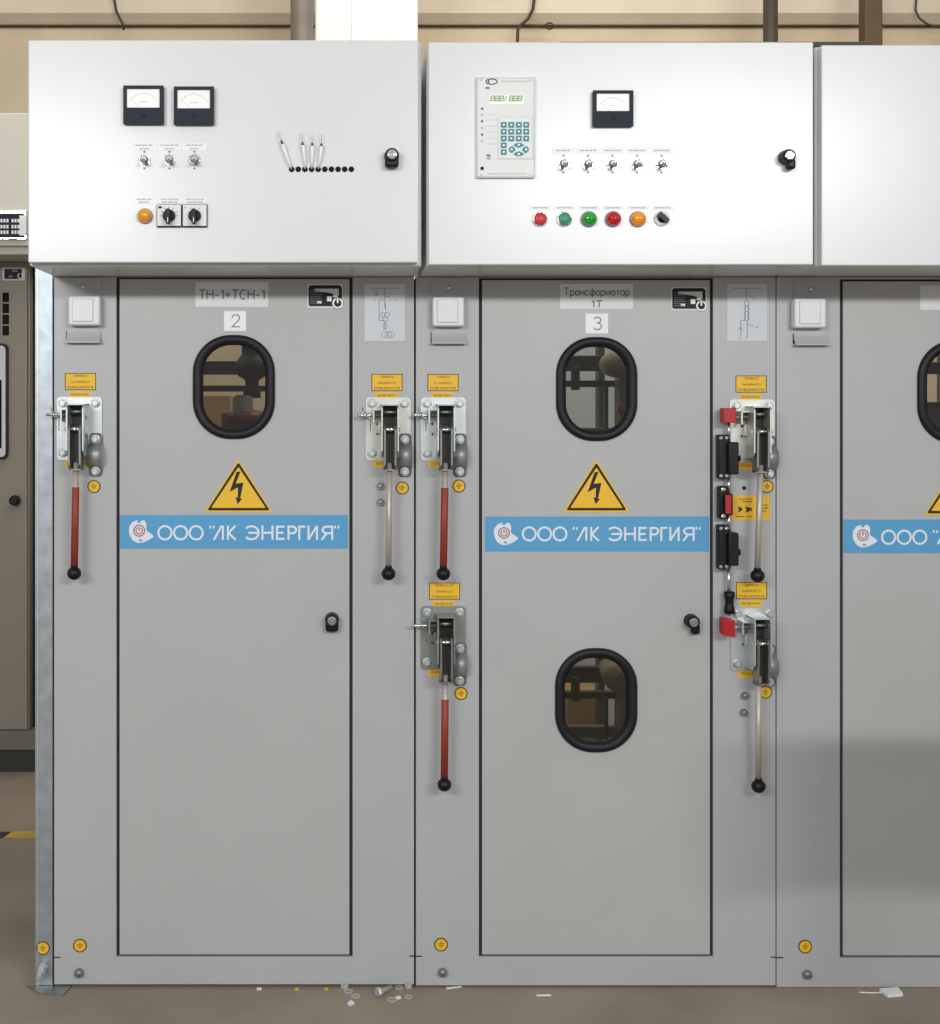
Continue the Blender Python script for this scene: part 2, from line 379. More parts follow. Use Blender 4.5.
def sticker_round(parent, px, py, r=6.6, y=0.0, name='earth_sticker'):
    b = MB(); x, z, R = X(px, y), Z(py, y), r * U
    b.prism(circle(x, z, R, 24), y, y - 0.0008, M['brown'])
    b.face2(circle(x, z, R * 0.82, 24), y - 0.0011, M['yellow'])
    for k, (w, dz) in enumerate(((0.9, 0.12), (0.62, -0.12), (0.3, -0.34))): b.rect(x - R * w / 2, x + R * w / 2, z + (dz - .05) * R, z + (dz + .05) * R, y - 0.0013, M['brown'])
    b.rect(x - R * .05, x + R * .05, z + .12 * R, z + .5 * R, y - 0.0013, M['brown'])
    return b.build(name, parent)
def yellow_label(parent, px0, px1, py0, py1, lines, name='instruction_label', border=True):
    b = MB(); x0, x1, z0, z1 = X(px0), X(px1), Z(py1), Z(py0)
    b.box(x0, x1, -0.0008, 0, z0, z1, M['yellow'])
    if border:
        w = 0.75 * U; y = -0.0011
        for r in ((x0, x1, z1 - w, z1), (x0, x1, z0, z0 + w), (x0, x0 + w, z0, z1), (x1 - w, x1, z0, z1)): b.rect(*r, y, M['brown'])
    n = len(lines); H = z1 - z0
    for i, (t, w) in enumerate(lines):
        b.text(t, (x0 + x1) / 2, z1 - H * (i + 0.5) / n - (0 if n == 1 else H * 0.01), min(2.6 * U, H * 0.5 / 1), -0.0013, M['brown'], w * (x1 - x0))
    return b.build(name, parent)
def plate_with_holes(b, x0, x1, z0, z1, holes, y0, y1, m, n=48):
    """door sheet (y1 = front) with rounded openings: holes = [(cx,cz,w,h,r)] from top to bottom"""
    def quad(xa, xb, za, zb): b.rect(xa, xb, za, zb, y1, m)
    zt = z1
    for (cx, cz, w, h, r) in holes:
        za, zb = cz - h * 0.62, cz + h * 0.62
        if zt > zb: quad(x0, x1, zb, zt)
        out = rrect(cx, cz, w, h, r, 24)
        def ray(a):
            dx, dz = math.cos(a), math.sin(a); best = None
            for i in range(len(out)):
                p, q = out[i], out[(i + 1) % len(out)]
                ex, ez = q[0] - p[0], q[1] - p[1]; den = dx * ez - dz * ex
                if abs(den) < 1e-14: continue
                t = ((p[0] - cx) * ez - (p[1] - cz) * ex) / den; u = ((p[0] - cx) * dz - (p[1] - cz) * dx) / den
                if t > 0 and -1e-6 <= u <= 1 + 1e-6: best = t if best is None else max(best, t)
            return (cx + dx * best, cz + dz * best)
        ang = sorted(set([round(2 * math.pi * k / n, 6) for k in range(n)] + [round(math.atan2(zz - cz, xx - cx) % (2 * math.pi), 6) for xx in (x0, x1) for zz in (za, zb)]))
        def edge(a):
            dx, dz = math.cos(a), math.sin(a); t = 1e9
            if dx > 1e-9: t = min(t, (x1 - cx) / dx)
            if dx < -1e-9: t = min(t, (x0 - cx) / dx)
            if dz > 1e-9: t = min(t, (zb - cz) / dz)
            if dz < -1e-9: t = min(t, (za - cz) / dz)
            return (cx + dx * t, cz + dz * t)
        inn = [ray(a) for a in ang]; oo = [edge(a) for a in ang]
        for i in range(len(ang)):
            j = (i + 1) % len(ang); b.face2([inn[i], inn[j], oo[j], oo[i]], y1, m)
        b.loft([[(p[0], y1, p[1]) for p in inn], [(p[0], y0, p[1]) for p in inn]], m, True)
        zt = za
    if zt > z0: quad(x0, x1, z0, zt)
    rim = [(x0, z0), (x1, z0), (x1, z1), (x0, z1)]
    b.loft([[(p[0], y1, p[1]) for p in rim], [(p[0], y0, p[1]) for p in rim]], m, False)
def window_parts(door, px0, px1, py0, py1):
    cx, cz = (X(px0) + X(px1)) / 2, (Z(py0) + Z(py1)) / 2; w, h = X(px1) - X(px0), Z(py0) - Z(py1); r = 0.46 * w
    b = MB(); loops = []
    for off, y in ((-2.0, 0.012), (0.0, 0.0), (0.0, -0.004), (1.2, -0.0085), (4.2, -0.0105), (6.6, -0.009), (8.4, -0.0065), (9.8, -0.002), (10.0, 0.010)):
        o = off * U; loops.append([(x, y, z) for x, z in rrect(cx, cz, w - 2 * o, h - 2 * o, r - o, 12)])
    b.loft(loops[1:], M['rubber'], True)
    fr = b.build('window_gasket', door)
    b = MB(); o = 8.6 * U
    b.prism(rrect(cx, cz, w - 2 * o, h - 2 * o, r - o, 12), 0.006, 0.004, M['pane'])
    b.build('window_pane', door, label='clear viewing pane')
    return (cx, cz, w - 12 * U, h - 12 * U, r - 6 * U)
def warning(door, pxc, pya, pyb, hw):
    b = MB(); y = 0.0
    def P(px, py): return (X(px), Z(py))
    def tri(in_, cr):
        # rounded triangle inset by in_ px
        A, B, Cc = (pxc, pya + in_ * 1.9), (pxc + hw - in_ * 1.62, pyb - in_), (pxc - hw + in_ * 1.62, pyb - in_)
        pts = []; V = [A, Cc, B]
        for i in range(3):
            p, a, c = Vector(V[i]), Vector(V[i - 1]), Vector(V[(i + 1) % 3])
            da, dc = (a - p).normalized() * cr, (c - p).normalized() * cr
            for t in (0, .25, .5, .75, 1):
                q = (p + da) * (1 - t) ** 2 + 2 * p * t * (1 - t) + (p + dc) * t ** 2
                pts.append(P(q.x, q.y))
        return pts
    b.prism(tri(0, 3.2), y, y - 0.0009, M['yellow'])
    b.face2(tri(1.6, 2.6), y - 0.0012, M['ink']); b.face2(tri(4.2, 1.2), y - 0.0014, M['yellow'])
    s = (pyb - pya) / 53.0
    def Q(u, v): return P(pxc + (u - 397.5) / 3.1 * s, pya + (v - 588) / 3.1 * s)
    for poly in ([(392, 627), (404, 627), (389, 664), (370, 690)], [(370, 690), (389, 664), (413, 661), (396, 676)], [(396, 676), (413, 661), (403, 709), (395, 708)], [(388, 706), (409, 711), (395, 728)]):
        b.face2([Q(*p) for p in poly], y - 0.0016, M['ink'])
    b.build('warning_sign', door, label='yellow high voltage triangle')
def banner(door, px0, px1, py0, py1):
    b = MB(); x0, x1, z0, z1 = X(px0), X(px1), Z(py1), Z(py0); k = (x1 - x0) / 228.0
    b.box(x0, x1, -0.0008, 0, z0, z1, M['blue'])
    letters(b, x0, z1 - 10.6 * k, k, -0.0011)
    logo(b, x0 + 20.5 * k, (z0 + z1) / 2 + 0.5 * k, k, -0.0011)
    b.build('name_banner', door, label='blue company name strip')
def nameplate(door, px0, px1, py0, py1):
    b = MB(); x0, x1, z0, z1 = X(px0), X(px1), Z(py1), Z(py0); w, h = x1 - x0, z1 - z0
    b.box(x0, x1, -0.0012, 0, z0, z1, M['plate'])
    f = lambda u, v: (x0 + u * w, z1 - v * h)
    y = -0.0015
    b.face2([f(*p) for p in ((.08, .05), (.9, .05), (.97, .14), (.97, .93), (.06, .93), (.03, .84), (.03, .12))], y, M['ink'])
    for i in range(7): b.rect(x0 + .07 * w, x0 + (.36 + .03 * (i % 3)) * w, z1 - (.27 + .09 * i) * h, z1 - (.245 + .09 * i) * h, y - .0003, M['inkg'])
    b.face2([f(*p) for p in ((.2, .2), (.88, .2), (.88, .5), (.6, .36), (.2, .3))], y - .0003, M['plate'])
    b.rect(x0 + .55 * w, x0 + .68 * w, z1 - .72 * h, z1 - .52 * h, y - .0003, M['paper'])
    b.rect(x0 + .27 * w, x0 + .39 * w, z1 - .82 * h, z1 - .72 * h, y - .0003, M['paper'])
    b.rect(x0 + .72 * w, x0 + .84 * w, z1 - .56 * h, z1 - .46 * h, y - .0003, M['paper'])
    cx, cz = f(.85, .8); r = 0.19 * h
    b.face2(circle(cx, cz, r * 1.25), y - .0005, M['ink'])
    b.stroke(circle(cx, cz, r, 20, 110, 430), .07 * h, y - .0007, M['paper']); b.stroke([(cx, cz + r * 1.3), (cx, cz)], .07 * h, y - .0007, M['paper'])
    b.build('rating_plate', door, label='black printed rating plate')
def title_plate(door, px0, px1, py0, py1, lines, name='title_label', m='plate', ink='inkg', strokes=None):
    b = MB(); x0, x1, z0, z1 = X(px0), X(px1), Z(py1), Z(py0)
    b.box(x0, x1, -0.001, 0, z0, z1, M[m])
    for t, v, h, w in lines: b.text(t, (x0 + x1) / 2, z1 - v * (z1 - z0), h * U, -0.0013, M[ink], w * (x1 - x0) if w else None)
    for t, v, hgt, wid in (strokes or []):
        G = {'Т': [[(0, 0), (.8, 0)], [(.4, 0), (.4, 1)]], 'Н': [[(0, 0), (0, 1)], [(.75, 0), (.75, 1)], [(0, .48), (.75, .48)]], '-': [[(.05, .6), (.45, .6)]], '1': [[(.12, .22), (.4, .02)], [(.4, 0), (.4, 1)]], '+': [[(0, .55), (.6, .55)], [(.3, .27), (.3, .83)]],
             'С': [[(.42 + .42 * math.cos(math.radians(a)), .5 - .5 * math.sin(math.radians(a))) for a in range(48, 320, 16)]],
             '2': [[(.02, .28), (.06, .12), (.18, .02), (.34, 0), (.5, .05), (.6, .18), (.6, .32), (.5, .48), (.02, .97), (.66, .97)]], '3': [[(.02, .14), (.16, .02), (.34, 0), (.52, .08), (.58, .22), (.5, .38), (.3, .46), (.5, .52), (.62, .68), (.56, .88), (.36, 1), (.16, .98), (0, .84)]]}
        O_ = lambda cx, rx: [(cx + rx * math.cos(math.radians(a)), .66 - .32 * math.sin(math.radians(a))) for a in range(0, 360, 24)] + [(cx + rx, .66)]
        G.update({'р': [[(0, .34), (0, 1.3)], O_(.27, .27)], 'а': [O_(.26, .26), [(.53, .34), (.53, .98)]], 'н': [[(0, .34), (0, .98)], [(.5, .34), (.5, .98)], [(0, .64), (.5, .64)]],
                  'с': [[(.28 + .28 * math.cos(math.radians(a)), .66 - .32 * math.sin(math.radians(a))) for a in range(48, 320, 20)]], 'ф': [O_(.36, .36), [(.36, .02), (.36, 1.3)]],
                  'о': [O_(.28, .28)], 'м': [[(0, .98), (0, .34), (.3, .85), (.6, .34), (.6, .98)]], 'т': [[(0, .36), (.5, .36)], [(.25, .34), (.25, .98)]]})
        adv = {'р': .74, 'а': .75, 'н': .7, 'с': .7, 'ф': .9, 'о': .76, 'м': .8, 'т': .66, 'Т': 1.02, 'Н': .98, '-': .66, '1': .68, '+': .84, 'С': 1.02, '2': .7, '3': .7}
        tot = sum(adv[c] for c in t) - .2; kx = wid * (x1 - x0) / tot if wid else hgt * U; xx = (x0 + x1) / 2 - kx * tot / 2; zt = z1 - v * (z1 - z0) + hgt * U / 2
        for c in t:
            for g in G[c]: b.stroke([(xx + kx * p, zt - q * hgt * U) for p, q in g], (1.1 if len(t) == 1 or len(t) > 12 else 1.35) * U, -0.0013, M[ink])
            xx += kx * adv[c]
    b.build(name, door)
def wall_switch(cab, px, py0):
    """white rocker switch on a bent mounting plate"""
    b = MB(); k = U; sh = -(px - 340) * 0.0095
    out = rrect(X(px), Z(py0 + 27), 34.5 * k, 52 * k, 5 * k, 6)
    b.prism(out, 0, -0.0018, M['grey'])
    x0, x1 = X(px - 17), X(px + 17)
    b.box(x0, x1, -0.020, -0.0015, Z(py0 + 66), Z(py0 + 64.5), M['grey'])
    b.loft([[(x0, -0.002, Z(py0 + 53)), (x1, -0.002, Z(py0 + 53))], [(x0, -0.004, Z(py0 + 60)), (x1, -0.004, Z(py0 + 60))], [(x0, -0.014, Z(py0 + 64.5)), (x1, -0.014, Z(py0 + 64.5))]], M['grey'], True, False)
    b.rect(x0 - .8 * k, x0 + .6 * k, Z(py0 + 64), Z(py0 + 54), -0.0022, M['ink'])
    b.rev((X(px), -0.0018, Z(py0 + 10)), [(2.6 * k, 0), (2.4 * k, -.002), (1.2 * k, -.003)], M['steel'], 'y', 12)
    p = b.build('switch_bracket', cab)
    b = MB()
    b.box(X(px + sh - 15.8), X(px + sh + 15.8), -0.030, -0.0018, Z(py0 + 49), Z(py0 + 20), M['white'], 2.2 * k, 3)
    b.box(X(px + sh - 11.5), X(px + sh + 9.5), -0.034, -0.028, Z(py0 + 45.5), Z(py0 + 22.5), M['white'], 1.0 * k, 2)
    b.build('light_switch', p, label='white rocker switch')
def scheme(cab, px0, px1, py0, py1, kind):
    b = MB(); x0, x1, z0, z1 = X(px0), X(px1), Z(py1), Z(py0); w, h = x1 - x0, z1 - z0; y = -0.0013; t = 0.55 * U
    b.box(x0, x1, -0.001, 0, z0, z1, M['scheme'])
    f = lambda u, v: (x0 + u * w, z1 - v * h)
    S = lambda pts, ww=t, m='inkg': b.stroke([f(*p) for p in pts], ww, y, M[m])
    S([(.14, .075), (.86, .075)])
    if kind == 0:
        S([(.5, .075), (.5, .42)]); S([(.25, .1), (.25, .2), (.31, .2), (.31, .1)]); S([(.22, .28), (.3, .28)]); S([(.72, .28), (.8, .28)]); S([(.5, .22), (.62, .22)])
        S([(.36, .28), (.36, .64), (.5, .64)]); S([(.36, .28), (.5, .28)]); S([(.52, .34), (.52, .46)])
        for c in ((.46, .54), (.56, .54), (.51, .62)): b.stroke(circle(*f(*c), .06 * w, 12, 0, 359.9), t * .8, y, M['inkg'])
        S([(.5, .66), (.5, .8)]); S([(.47, .69), (.55, .69), (.55, .78), (.47, .78), (.47, .69)], t * .8)
        for c in ((.5, .88), (.6, .9), (.66, .88)): b.stroke(circle(*f(*c), .08 * w, 12, 0, 359.9), t * .8, y, M['inkg'])
    else:
        S([(.48, .075), (.48, .3)]); S([(.43, .3), (.54, .3), (.54, .38), (.43, .38), (.43, .3)]); S([(.54, .2), (.66, .24)]); S([(.7, .25), (.76, .25)])
        S([(.45, .38), (.45, .62)]); S([(.53, .38), (.53, .62)])
        for v in (.44, .52, .6): b.stroke(circle(*f(.49, v), .06 * w, 12, 0, 359.9), t * .8, y, M['inkg'])
        S([(.5, .62), (.5, .95)]); S([(.5, .7), (.66, .74)]); S([(.7, .76), (.77, .76)]); S([(.34, .64), (.44, .64)]); S([(.34, .64), (.34, .92)]); S([(.28, .8), (.34, .76), (.4, .82)]); S([(.28, .95), (.36, .95)])
    b.build('circuit_diagram', cab, label='white one-line circuit diagram sheet')
def drive(cab, px, py, red, zm='zinc', off_label=True, tip=None, interlock=False, mech_dx=0.0, top=None, clamp_dx=0.0, len_=167.5):
    """lever operating mechanism; (px,py) = upper left corner of its base plate on the photo"""
    k = U
    x = lambda dx: X(px + dx); z = lambda dy: Z(py + dy)
    P_ = M[zm]
    if off_label: yellow_label(cab, px + 8, px + 32, py + 62, py + 69.5, [('ОТКЛЮЧЕНО', .8)], 'position_label', False)
    b = MB()
    b.prism(rrect(x(22.6), z(31), 45 * k, 63 * k, 4 * k, 6), 0, -0.004, P_)
    for q in (20, 30): b.rev((x(12), -0.004, z(q + 6)), [(1.2 * k, 0), (1.2 * k, -.0006)], M['bus'], 'y', 10)
    root = b.build('lever_mechanism', cab)
    for dx, dy in ((6.5, 5.5), (39, 5.5), (6.5, 55)):
        b = MB(); bolt_mb(b, x(dx), z(dy), -0.004, 3.1 * k, M['zinc'], 0.010, random.uniform(0, 60)); b.build('bolt', root)
    # fixed outer channel
    b = MB(); c = 23.5 + mech_dx
    for s_ in (-1, 1):
        xa, xb = x(c + s_ * 8.6), x(c + s_ * 7.2)
        pr = [(-0.004, z(6)), (-0.060, z(7)), (-0.066, z(10)), (-0.066, z(52)), (-0.050, z(58)), (-0.004, z(58))]
        b.loft([[(xa, y, zz) for y, zz in pr], [(xb, y, zz) for y, zz in pr]], P_, False, True, (True, True))
    b.box(x(c - 8.6), x(c + 8.6), -0.060, -0.004, z(7.6), z(6.2), P_, 0.0008)
    b.box(x(c - 7.2), x(c + 7.2), -0.016, -0.004, z(7), z(58), M['bus'])
    for dy in (20, 38): b.rev((x(c + 8.6), -0.035, z(dy)), [(2.2 * k, 0), (2.2 * k, .0005)], M['bus'], 'x', 12)
    b.build('channel_bracket', root)
    # moving fork inside the channel
    b = MB()
    for s_ in (-1, 1):
        xa, xb = x(c + s_ * 6.2), x(c + s_ * 4.4)
        pr = [(-0.030, z(27)), (-0.064, z(27)), (-0.072, z(31)), (-0.070, z(66)), (-0.060, z(71)), (-0.034, z(71))]
        b.loft([[(xa, y, zz) for y, zz in pr], [(xb, y, zz) for y, zz in pr]], M['dsteel'], False, True, (True, True))
    b.box(x(c - 4.4), x(c + 4.4), -0.040, -0.034, z(28), z(71), M['bus'])
    b.box(x(c - 6.2), x(c + 6.2), -0.060, -0.034, z(71.5), z(70), M['dsteel'])
    b.build('lever_fork', root)
    b = MB()
    b.rev((x(c - 9.8), -0.060, z(31)), [(2.2 * k, 0), (2.2 * k, 19.6 * k)], M['chrome'], 'x', 14)
    b.build('pivot_pin', root)
    b = MB(); b.rev((x(c - 7), -0.045, z(14)), [(1.8 * k, 0), (1.8 * k, 14 * k)], M['dsteel'], 'x', 12); b.build('stop_pin', root)
    # locking pin with its small bracket on the left
    b = MB()
    b.box(x(7), x(c - 8.6), -0.040, -0.004, z(11), z(12.2), P_)
    b.box(x(7), x(8.4), -0.040, -0.004, z(12), z(24), P_)
    b.box(x(12.5), x(c - 8.6), -0.020, -0.004, z(24), z(36), P_, 0.001)
    xe = x(-8.5)
    b.rev((xe, -0.028, z(17)), [(1.0 * k, 0), (1.6 * k, 0.6 * k), (1.6 * k, 24 * k)], M['steel'], 'x', 12)
    for q in (9.5, 10.9, 12.3, 13.7): b.rev((x(q), -0.028, z(17)), [(2.7 * k, 0), (2.7 * k, 0.7 * k)], M['dsteel'], 'x', 14)
    if not interlock:
        b.rev((x(-1.5), -0.028, z(17)), [(3.2 * k, 0), (3.2 * k, 2.2 * k)], M['steel'], 'x', 14)
        b.tube([(x(-3), -0.034, z(11)), (x(-4.5), -0.034, z(9.5))] if False else [(x(-3.2), -0.030, z(9.5)), (x(-2.4), -0.031, z(17)), (x(4.6), -0.031, z(20)), (x(4.8), -0.030, z(33))], 0.5 * k, M['steel'], 6)
    b.build('locking_pin', root)
    # saddle clamp: a strap bulging forward between two bolted tabs
    b = MB(); loops = []; cq = 39.3 + clamp_dx
    pr = [(-0.0042, 35.4, 3.6), (-0.0042, 36.4, 5.4), (-0.0042, 38.4, 6.5), (-0.0043, 44.5, 6.7), (-0.0065, 46.3, 6.7), (-0.013, 48, 6.7), (-0.020, 50, 6.7), (-0.0250, 53, 6.7), (-0.0268, 57, 6.7), (-0.0258, 61, 6.7), (-0.0225, 64.5, 6.7), (-0.017, 67, 6.7), (-0.010, 68.8, 6.7), (-0.0048, 70, 6.7), (-0.003, 71.5, 6.7), (-0.003, 76, 6.3), (-0.003, 78, 5.0), (-0.003, 78.8, 3.2)]
    for y, d, hw in pr: loops.append([(x(cq - hw), y, z(d)), (x(cq + hw), y, z(d)), (x(cq + hw), y + 0.003, z(d)), (x(cq - hw), y + 0.003, z(d))])
    b.loft(loops, M['clamp'], False, True, (True, True))
    for f in b.bm.faces: f.smooth = abs(f.normal.x) < 0.5
    b.bm.normal_update()
    b.build('saddle_clamp', root)
    for dy, yy in ((41.5, -0.0085), (73.5, -0.0075)):
        b = MB(); bolt_mb(b, x(39 + clamp_dx), z(dy), yy, 3.2 * k, M['zinc'], 0.010, random.uniform(0, 60)); b.build('bolt', root)
    # lever
    xt, xb2 = x(23.2 if top is None else top), x(22.2 if tip is None else tip)
    a, e = Vector((xt, -0.046, z(64))), Vector((xb2, -0.047, z(len_)))
    b = MB(); b.tube([a, e], 3.0 * k, M['rod'], 16); b.build('lever_rod', root)
    if red:
        b = MB(); f = lambda t: a + (e - a) * t
        b.tube([f(.235), f(.24), f(.995)], [3.0 * k, 3.7 * k, 3.7 * k], M['redpaint'], 16); b.build('lever_sleeve', root, label='red painted lower part of the lever')
    b = MB(); cc = e + Vector((0, -0.001, -5.5 * k)); b.ball(cc, 7.0 * k, M['black'], (1, 1, .95)); b.rev((cc.x, cc.y, cc.z + 5.6 * k), [(3.6 * k, 0), (3.4 * k, 2.2 * k)], M['black'], 'z', 16)
    b.build('lever_knob', root, label='black ball knob')
    return root
def label_pair(cab, px, py, lines, w=31, h=17):
    yellow_label(cab, px, px + w, py, py + h, lines)
    yellow_label(cab, px + 4, px + 26, py + h + 1.2, py + h + 7.6, [('ВКЛЮЧЕНО', .82)], 'position_label', False)
def cabinet(px0, px1, pyb, d0, d1, dt, db, label, windows):
    cx = (X(px0) + X(px1)) / 2
    t = thing('switchgear_cabinet', label, 'cabinet', (cx, 0.5, FLOOR), 'front row of switchgear cabinets')
    x0, x1, zb, zt = X(px0), X(px1), Z(pyb), 1.5640
    b = MB(); th = 0.0025; m = M['grey']; gp = 3.3 * U
    dx0, dx1, dz0, dz1 = X(d0) - gp / 2, X(d1) + gp / 2, Z(db) - gp * .35, Z(dt) + gp * .15
    b.box(x0, dx0, 0, 0.03, zb, zt, m); b.box(dx1, x1, 0, 0.03, zb, zt, m)
    b.box(dx0, dx1, 0, 0.03, zb, dz0, m); b.box(dx0, dx1, 0, 0.03, dz1, zt, m)
    # carcass
    i = M['inside']
    b.box(x0, x0 + th, 0.03, 1.0, zb, zt, i); b.box(x1 - th, x1, 0.03, 1.0, zb, zt, i)
    b.box(x0, x1, 0.03, 0.22, zt - th, zt, i); b.box(x0, x1, 0.97, 1.0, zt - 0.05, zt, i); b.box(x0, x1, 0.03, 1.0, zb, zb + 0.06, i)
    # dark strips behind the door gap and side seam, in place of their shade
    g = M['gap']; q = 7 * U
    b.box(dx0 - .001, dx0 + q, 0.007, 0.029, dz0, dz1, g); b.box(dx1 - q, dx1 + .001, 0.007, 0.029, dz0, dz1, g)
    b.box(dx0, dx1, 0.0076, 0.0285, dz0 - .001, dz0 + q, g); b.box(dx0, dx1, 0.0076, 0.0285, dz1 - q, dz1 + .001, g)
    b.box(x0 - .0020, x0 - .00002, 0.0015, 0.05, zb + .003, zt - .002, g)
    # levelling shims to the floor
    for xx in (x0 + .03, x1 - .07):
        for yy in (0.05, 0.93): b.box(xx, xx + .04, yy, yy + .04, FLOOR, zb + .001, m)
    b.build('front_frame', t)
    b = MB()
    holes = []
    b2 = b
    door_holes = []
    for w in windows:
        cxw, czw, ww, hh = (X(w[0]) + X(w[1])) / 2, (Z(w[2]) + Z(w[3])) / 2, X(w[1]) - X(w[0]), Z(w[2]) - Z(w[3])
        door_holes.append((cxw, czw, ww - 10 * U, hh - 10 * U, .46 * ww - 5 * U))
    plate_with_holes(b, X(d0) + gp / 2, X(d1) - gp / 2, Z(db) + gp * .35, Z(dt) - gp * .5, door_holes, 0.011, 0.0, M['door'])
    door = b.build('cabinet_door', t)
    for w in windows: window_parts(door, *w)
    return t, door
def front_bolt(cab, px, py, r=4.3, y=0.0, d=0.012):
    b = MB(); bolt_mb(b, X(px), Z(py), y, r * U, M['dsteel'], d, random.uniform(0, 60), False)
    b.ball((X(px), y - d * .8, Z(py)), r * .8 * U, M['dsteel'], (1, .5, 1)); b.build('ground_bolt', cab)
def seam_mark(cab, px0, px1, py):
    b = MB(); b.box(X(px0), X(px1), -0.0005, 0, Z(py + .6), Z(py - .6), M['ink']); b.build('seam_slot', cab)
PR3 = lambda mid: [('ПРИВОД', .42), (mid, .6), ('РАЗЪЕДИНИТЕЛЯ', .82)]
# ---- left cabinet
c1, d1 = cabinet(54.2, 414.0, 984.3, 118, 351, 277.5, 955.5, 'grey switchgear cabinet with number 2 plate and two lever drives', [(193, 275, 335, 439)])
title_plate(d1, 195.5, 268.5, 282, 307, [], strokes=[('ТН-1+ТСН-1', .5, 9.2, .9)])
title_plate(d1, 224, 246, 311, 331, [], 'number_plate', 'paper', strokes=[('2', .5, 12.5, None)])
nameplate(d1, 307.5, 343, 284, 308)
warning(d1, 238.5, 459, 512, 34); banner(d1, 120, 348, 515, 548.5)
lock_part(d1, 332, 619, 0, 6.6 * U)
wall_switch(c1, 84, 277); scheme(c1, 364.5, 405, 284, 341, 0)
label_pair(c1, 65, 373, PR3('З.Н. ЛИНЕЙНОГО'))
drive(c1, 57, 397.5, True, 'zinc', tip=21.5)
sticker_round(c1, 94, 486.5)
label_pair(c1, 371.5, 374, PR3('ЛИНЕЙНОГО'))
drive(c1, 365.5, 398, False, 'zincy')
sticker_round(c1, 402.3, 488)
for py in (486, 502): front_bolt(c1, 380.5, py, 3.4)
sticker_round(c1, 80, 945.5, 6.9); front_bolt(c1, 79.5, 972)
seam_mark(c1, 53.6, 60.5, 957.3); seam_mark(c1, 409.5, 414.4, 956)
# ---- middle cabinet
c2, d2 = cabinet(416.0, 775.5, 985.3, 480.5, 711.5, 278.5, 955.5, 'grey switchgear cabinet with number 3 plate and two oval windows', [(556, 637, 337, 441), (555, 637, 648, 752)])
title_plate(d2, 560, 633, 284, 309, [], strokes=[('Трансформатор', .31, 7.6, .9), ('1Т', .8, 6.4, .16)])
title_plate(d2, 585.5, 608, 313.5, 333.5, [], 'number_plate', 'paper', strokes=[('3', .5, 12.5, None)])
nameplate(d2, 671, 706.5, 287, 310.5)
warning(d2, 596.3, 459.5, 512, 33); banner(d2, 485, 709, 516.5, 551.5)
lock_part(d2, 690.5, 620.5, 0, 6.6 * U, wing=True)
wall_switch(c2, 448.5, 278); scheme(c2, 727, 767, 284, 341, 1)
label_pair(c2, 427.5, 374, PR3('З.Н. ЛИНЕЙНОГО')); drive(c2, 420.5, 398, True, 'zinc', tip=21.2)
sticker_round(c2, 459, 486)
label_pair(c2, 429, 582.5, [('ПРИВОД З.Н.', .6), ('ЛИНЕЙНОГО', .55), ('РАЗЪЕДИНИТЕЛЯ', .82)]); drive(c2, 420.5, 606.5, True, 'zincd', len_=166.5)
sticker_round(c2, 461, 693.5)
label_pair(c2, 735.5, 375.5, PR3('ЛИНЕЙНОГО')); drive(c2, 729, 400, False, 'zincy', tip=21.8, top=25.2, interlock=True, mech_dx=1.0, clamp_dx=0.2)
sticker_round(c2, 767, 486.5)
label_pair(c2, 736, 582, PR3('ШИННОГО')); drive(c2, 730, 608, False, 'zinc', tip=21.8, top=22.0, len_=166.5, interlock=True, mech_dx=0.5, clamp_dx=-0.8)
sticker_round(c2, 765.5, 692)
for p in ((744, 695), (743, 712)): front_bolt(c2, *p, 3.4)
sticker_round(c2, 441, 944.5, 6.9); front_bolt(c2, 442.5, 971.5)
seam_mark(c2, 415.6, 422, 956.2); seam_mark(c2, 771, 775.4, 957.2)
# key interlock hardware left of the right-hand drives
def key_lock(px, py0, py1, ky):
    b = MB()
    b.box(X(px - 1), X(px + 8.3), -0.030, 0, Z(py1), Z(py0), M['black'], 0.002)
    b.box(X(px + 6.5), X(px + 16.5), -0.046, 0, Z(py1 - 4.5), Z(py0 + 7), M['black'], 0.003)
    o = b.build('interlock_lock', c2, label='black key interlock housing')
    for q, r_ in ((.8, 3), (6.2, 3)):
        for v in (py0 + 3, py1 - 3):
            b = MB(); b.rev((X(px + q), -0.030, Z(v)), [(2.0 * U, 0), (2.0 * U, -.002), (1.2 * U, -.003)], M['chrome'], 'y', 12); b.build('screw', o)
    b = MB(); b.rev((X(px + 16), -0.026, Z(ky)), [(3.6 * U, 0), (3.8 * U, 1.2 * U), (3.2 * U, 4.0 * U), (1.5 * U, 4.6 * U)], M['black'], 'x', 14); b.build('lock_knob', o)
key_lock(716.5, 434.5, 478, 458); key_lock(716.5, 524, 568, 551)
b = MB()
b.box(X(716), X(725), -0.030, 0, Z(518), Z(485.5), M['black'], 0.004, 3)
b.box(X(719.8), X(727.8), -0.042, 0, Z(514), Z(492.5), M['black'], 0.004, 3)
o = b.build('interlock_indicator', c2)
b = MB(); b.box(X(719.8), X(725.6), -0.0455, -0.041, Z(512.5), Z(493.5), M['red'], 0.0012); b.build('indicator_face', o, label='red raised window')
for v in (488.5, 515): 
    b = MB(); b.rev((X(719.5), -0.030, Z(v)), [(2.4 * U, 0), (2.4 * U, -.002), (1.2 * U, -.003)], M['chrome'], 'y', 12); b.build('screw', o)
b = MB()
for v0, v1 in ((420, 442), (476, 494), (510, 532), (564, 596)): b.tube([(X(726.5), -0.018, Z(v0)), (X(726.5), -0.018, Z(v1))], 1.7 * U, M['steel'], 10)
o = b.build('interlock_rod', c2)
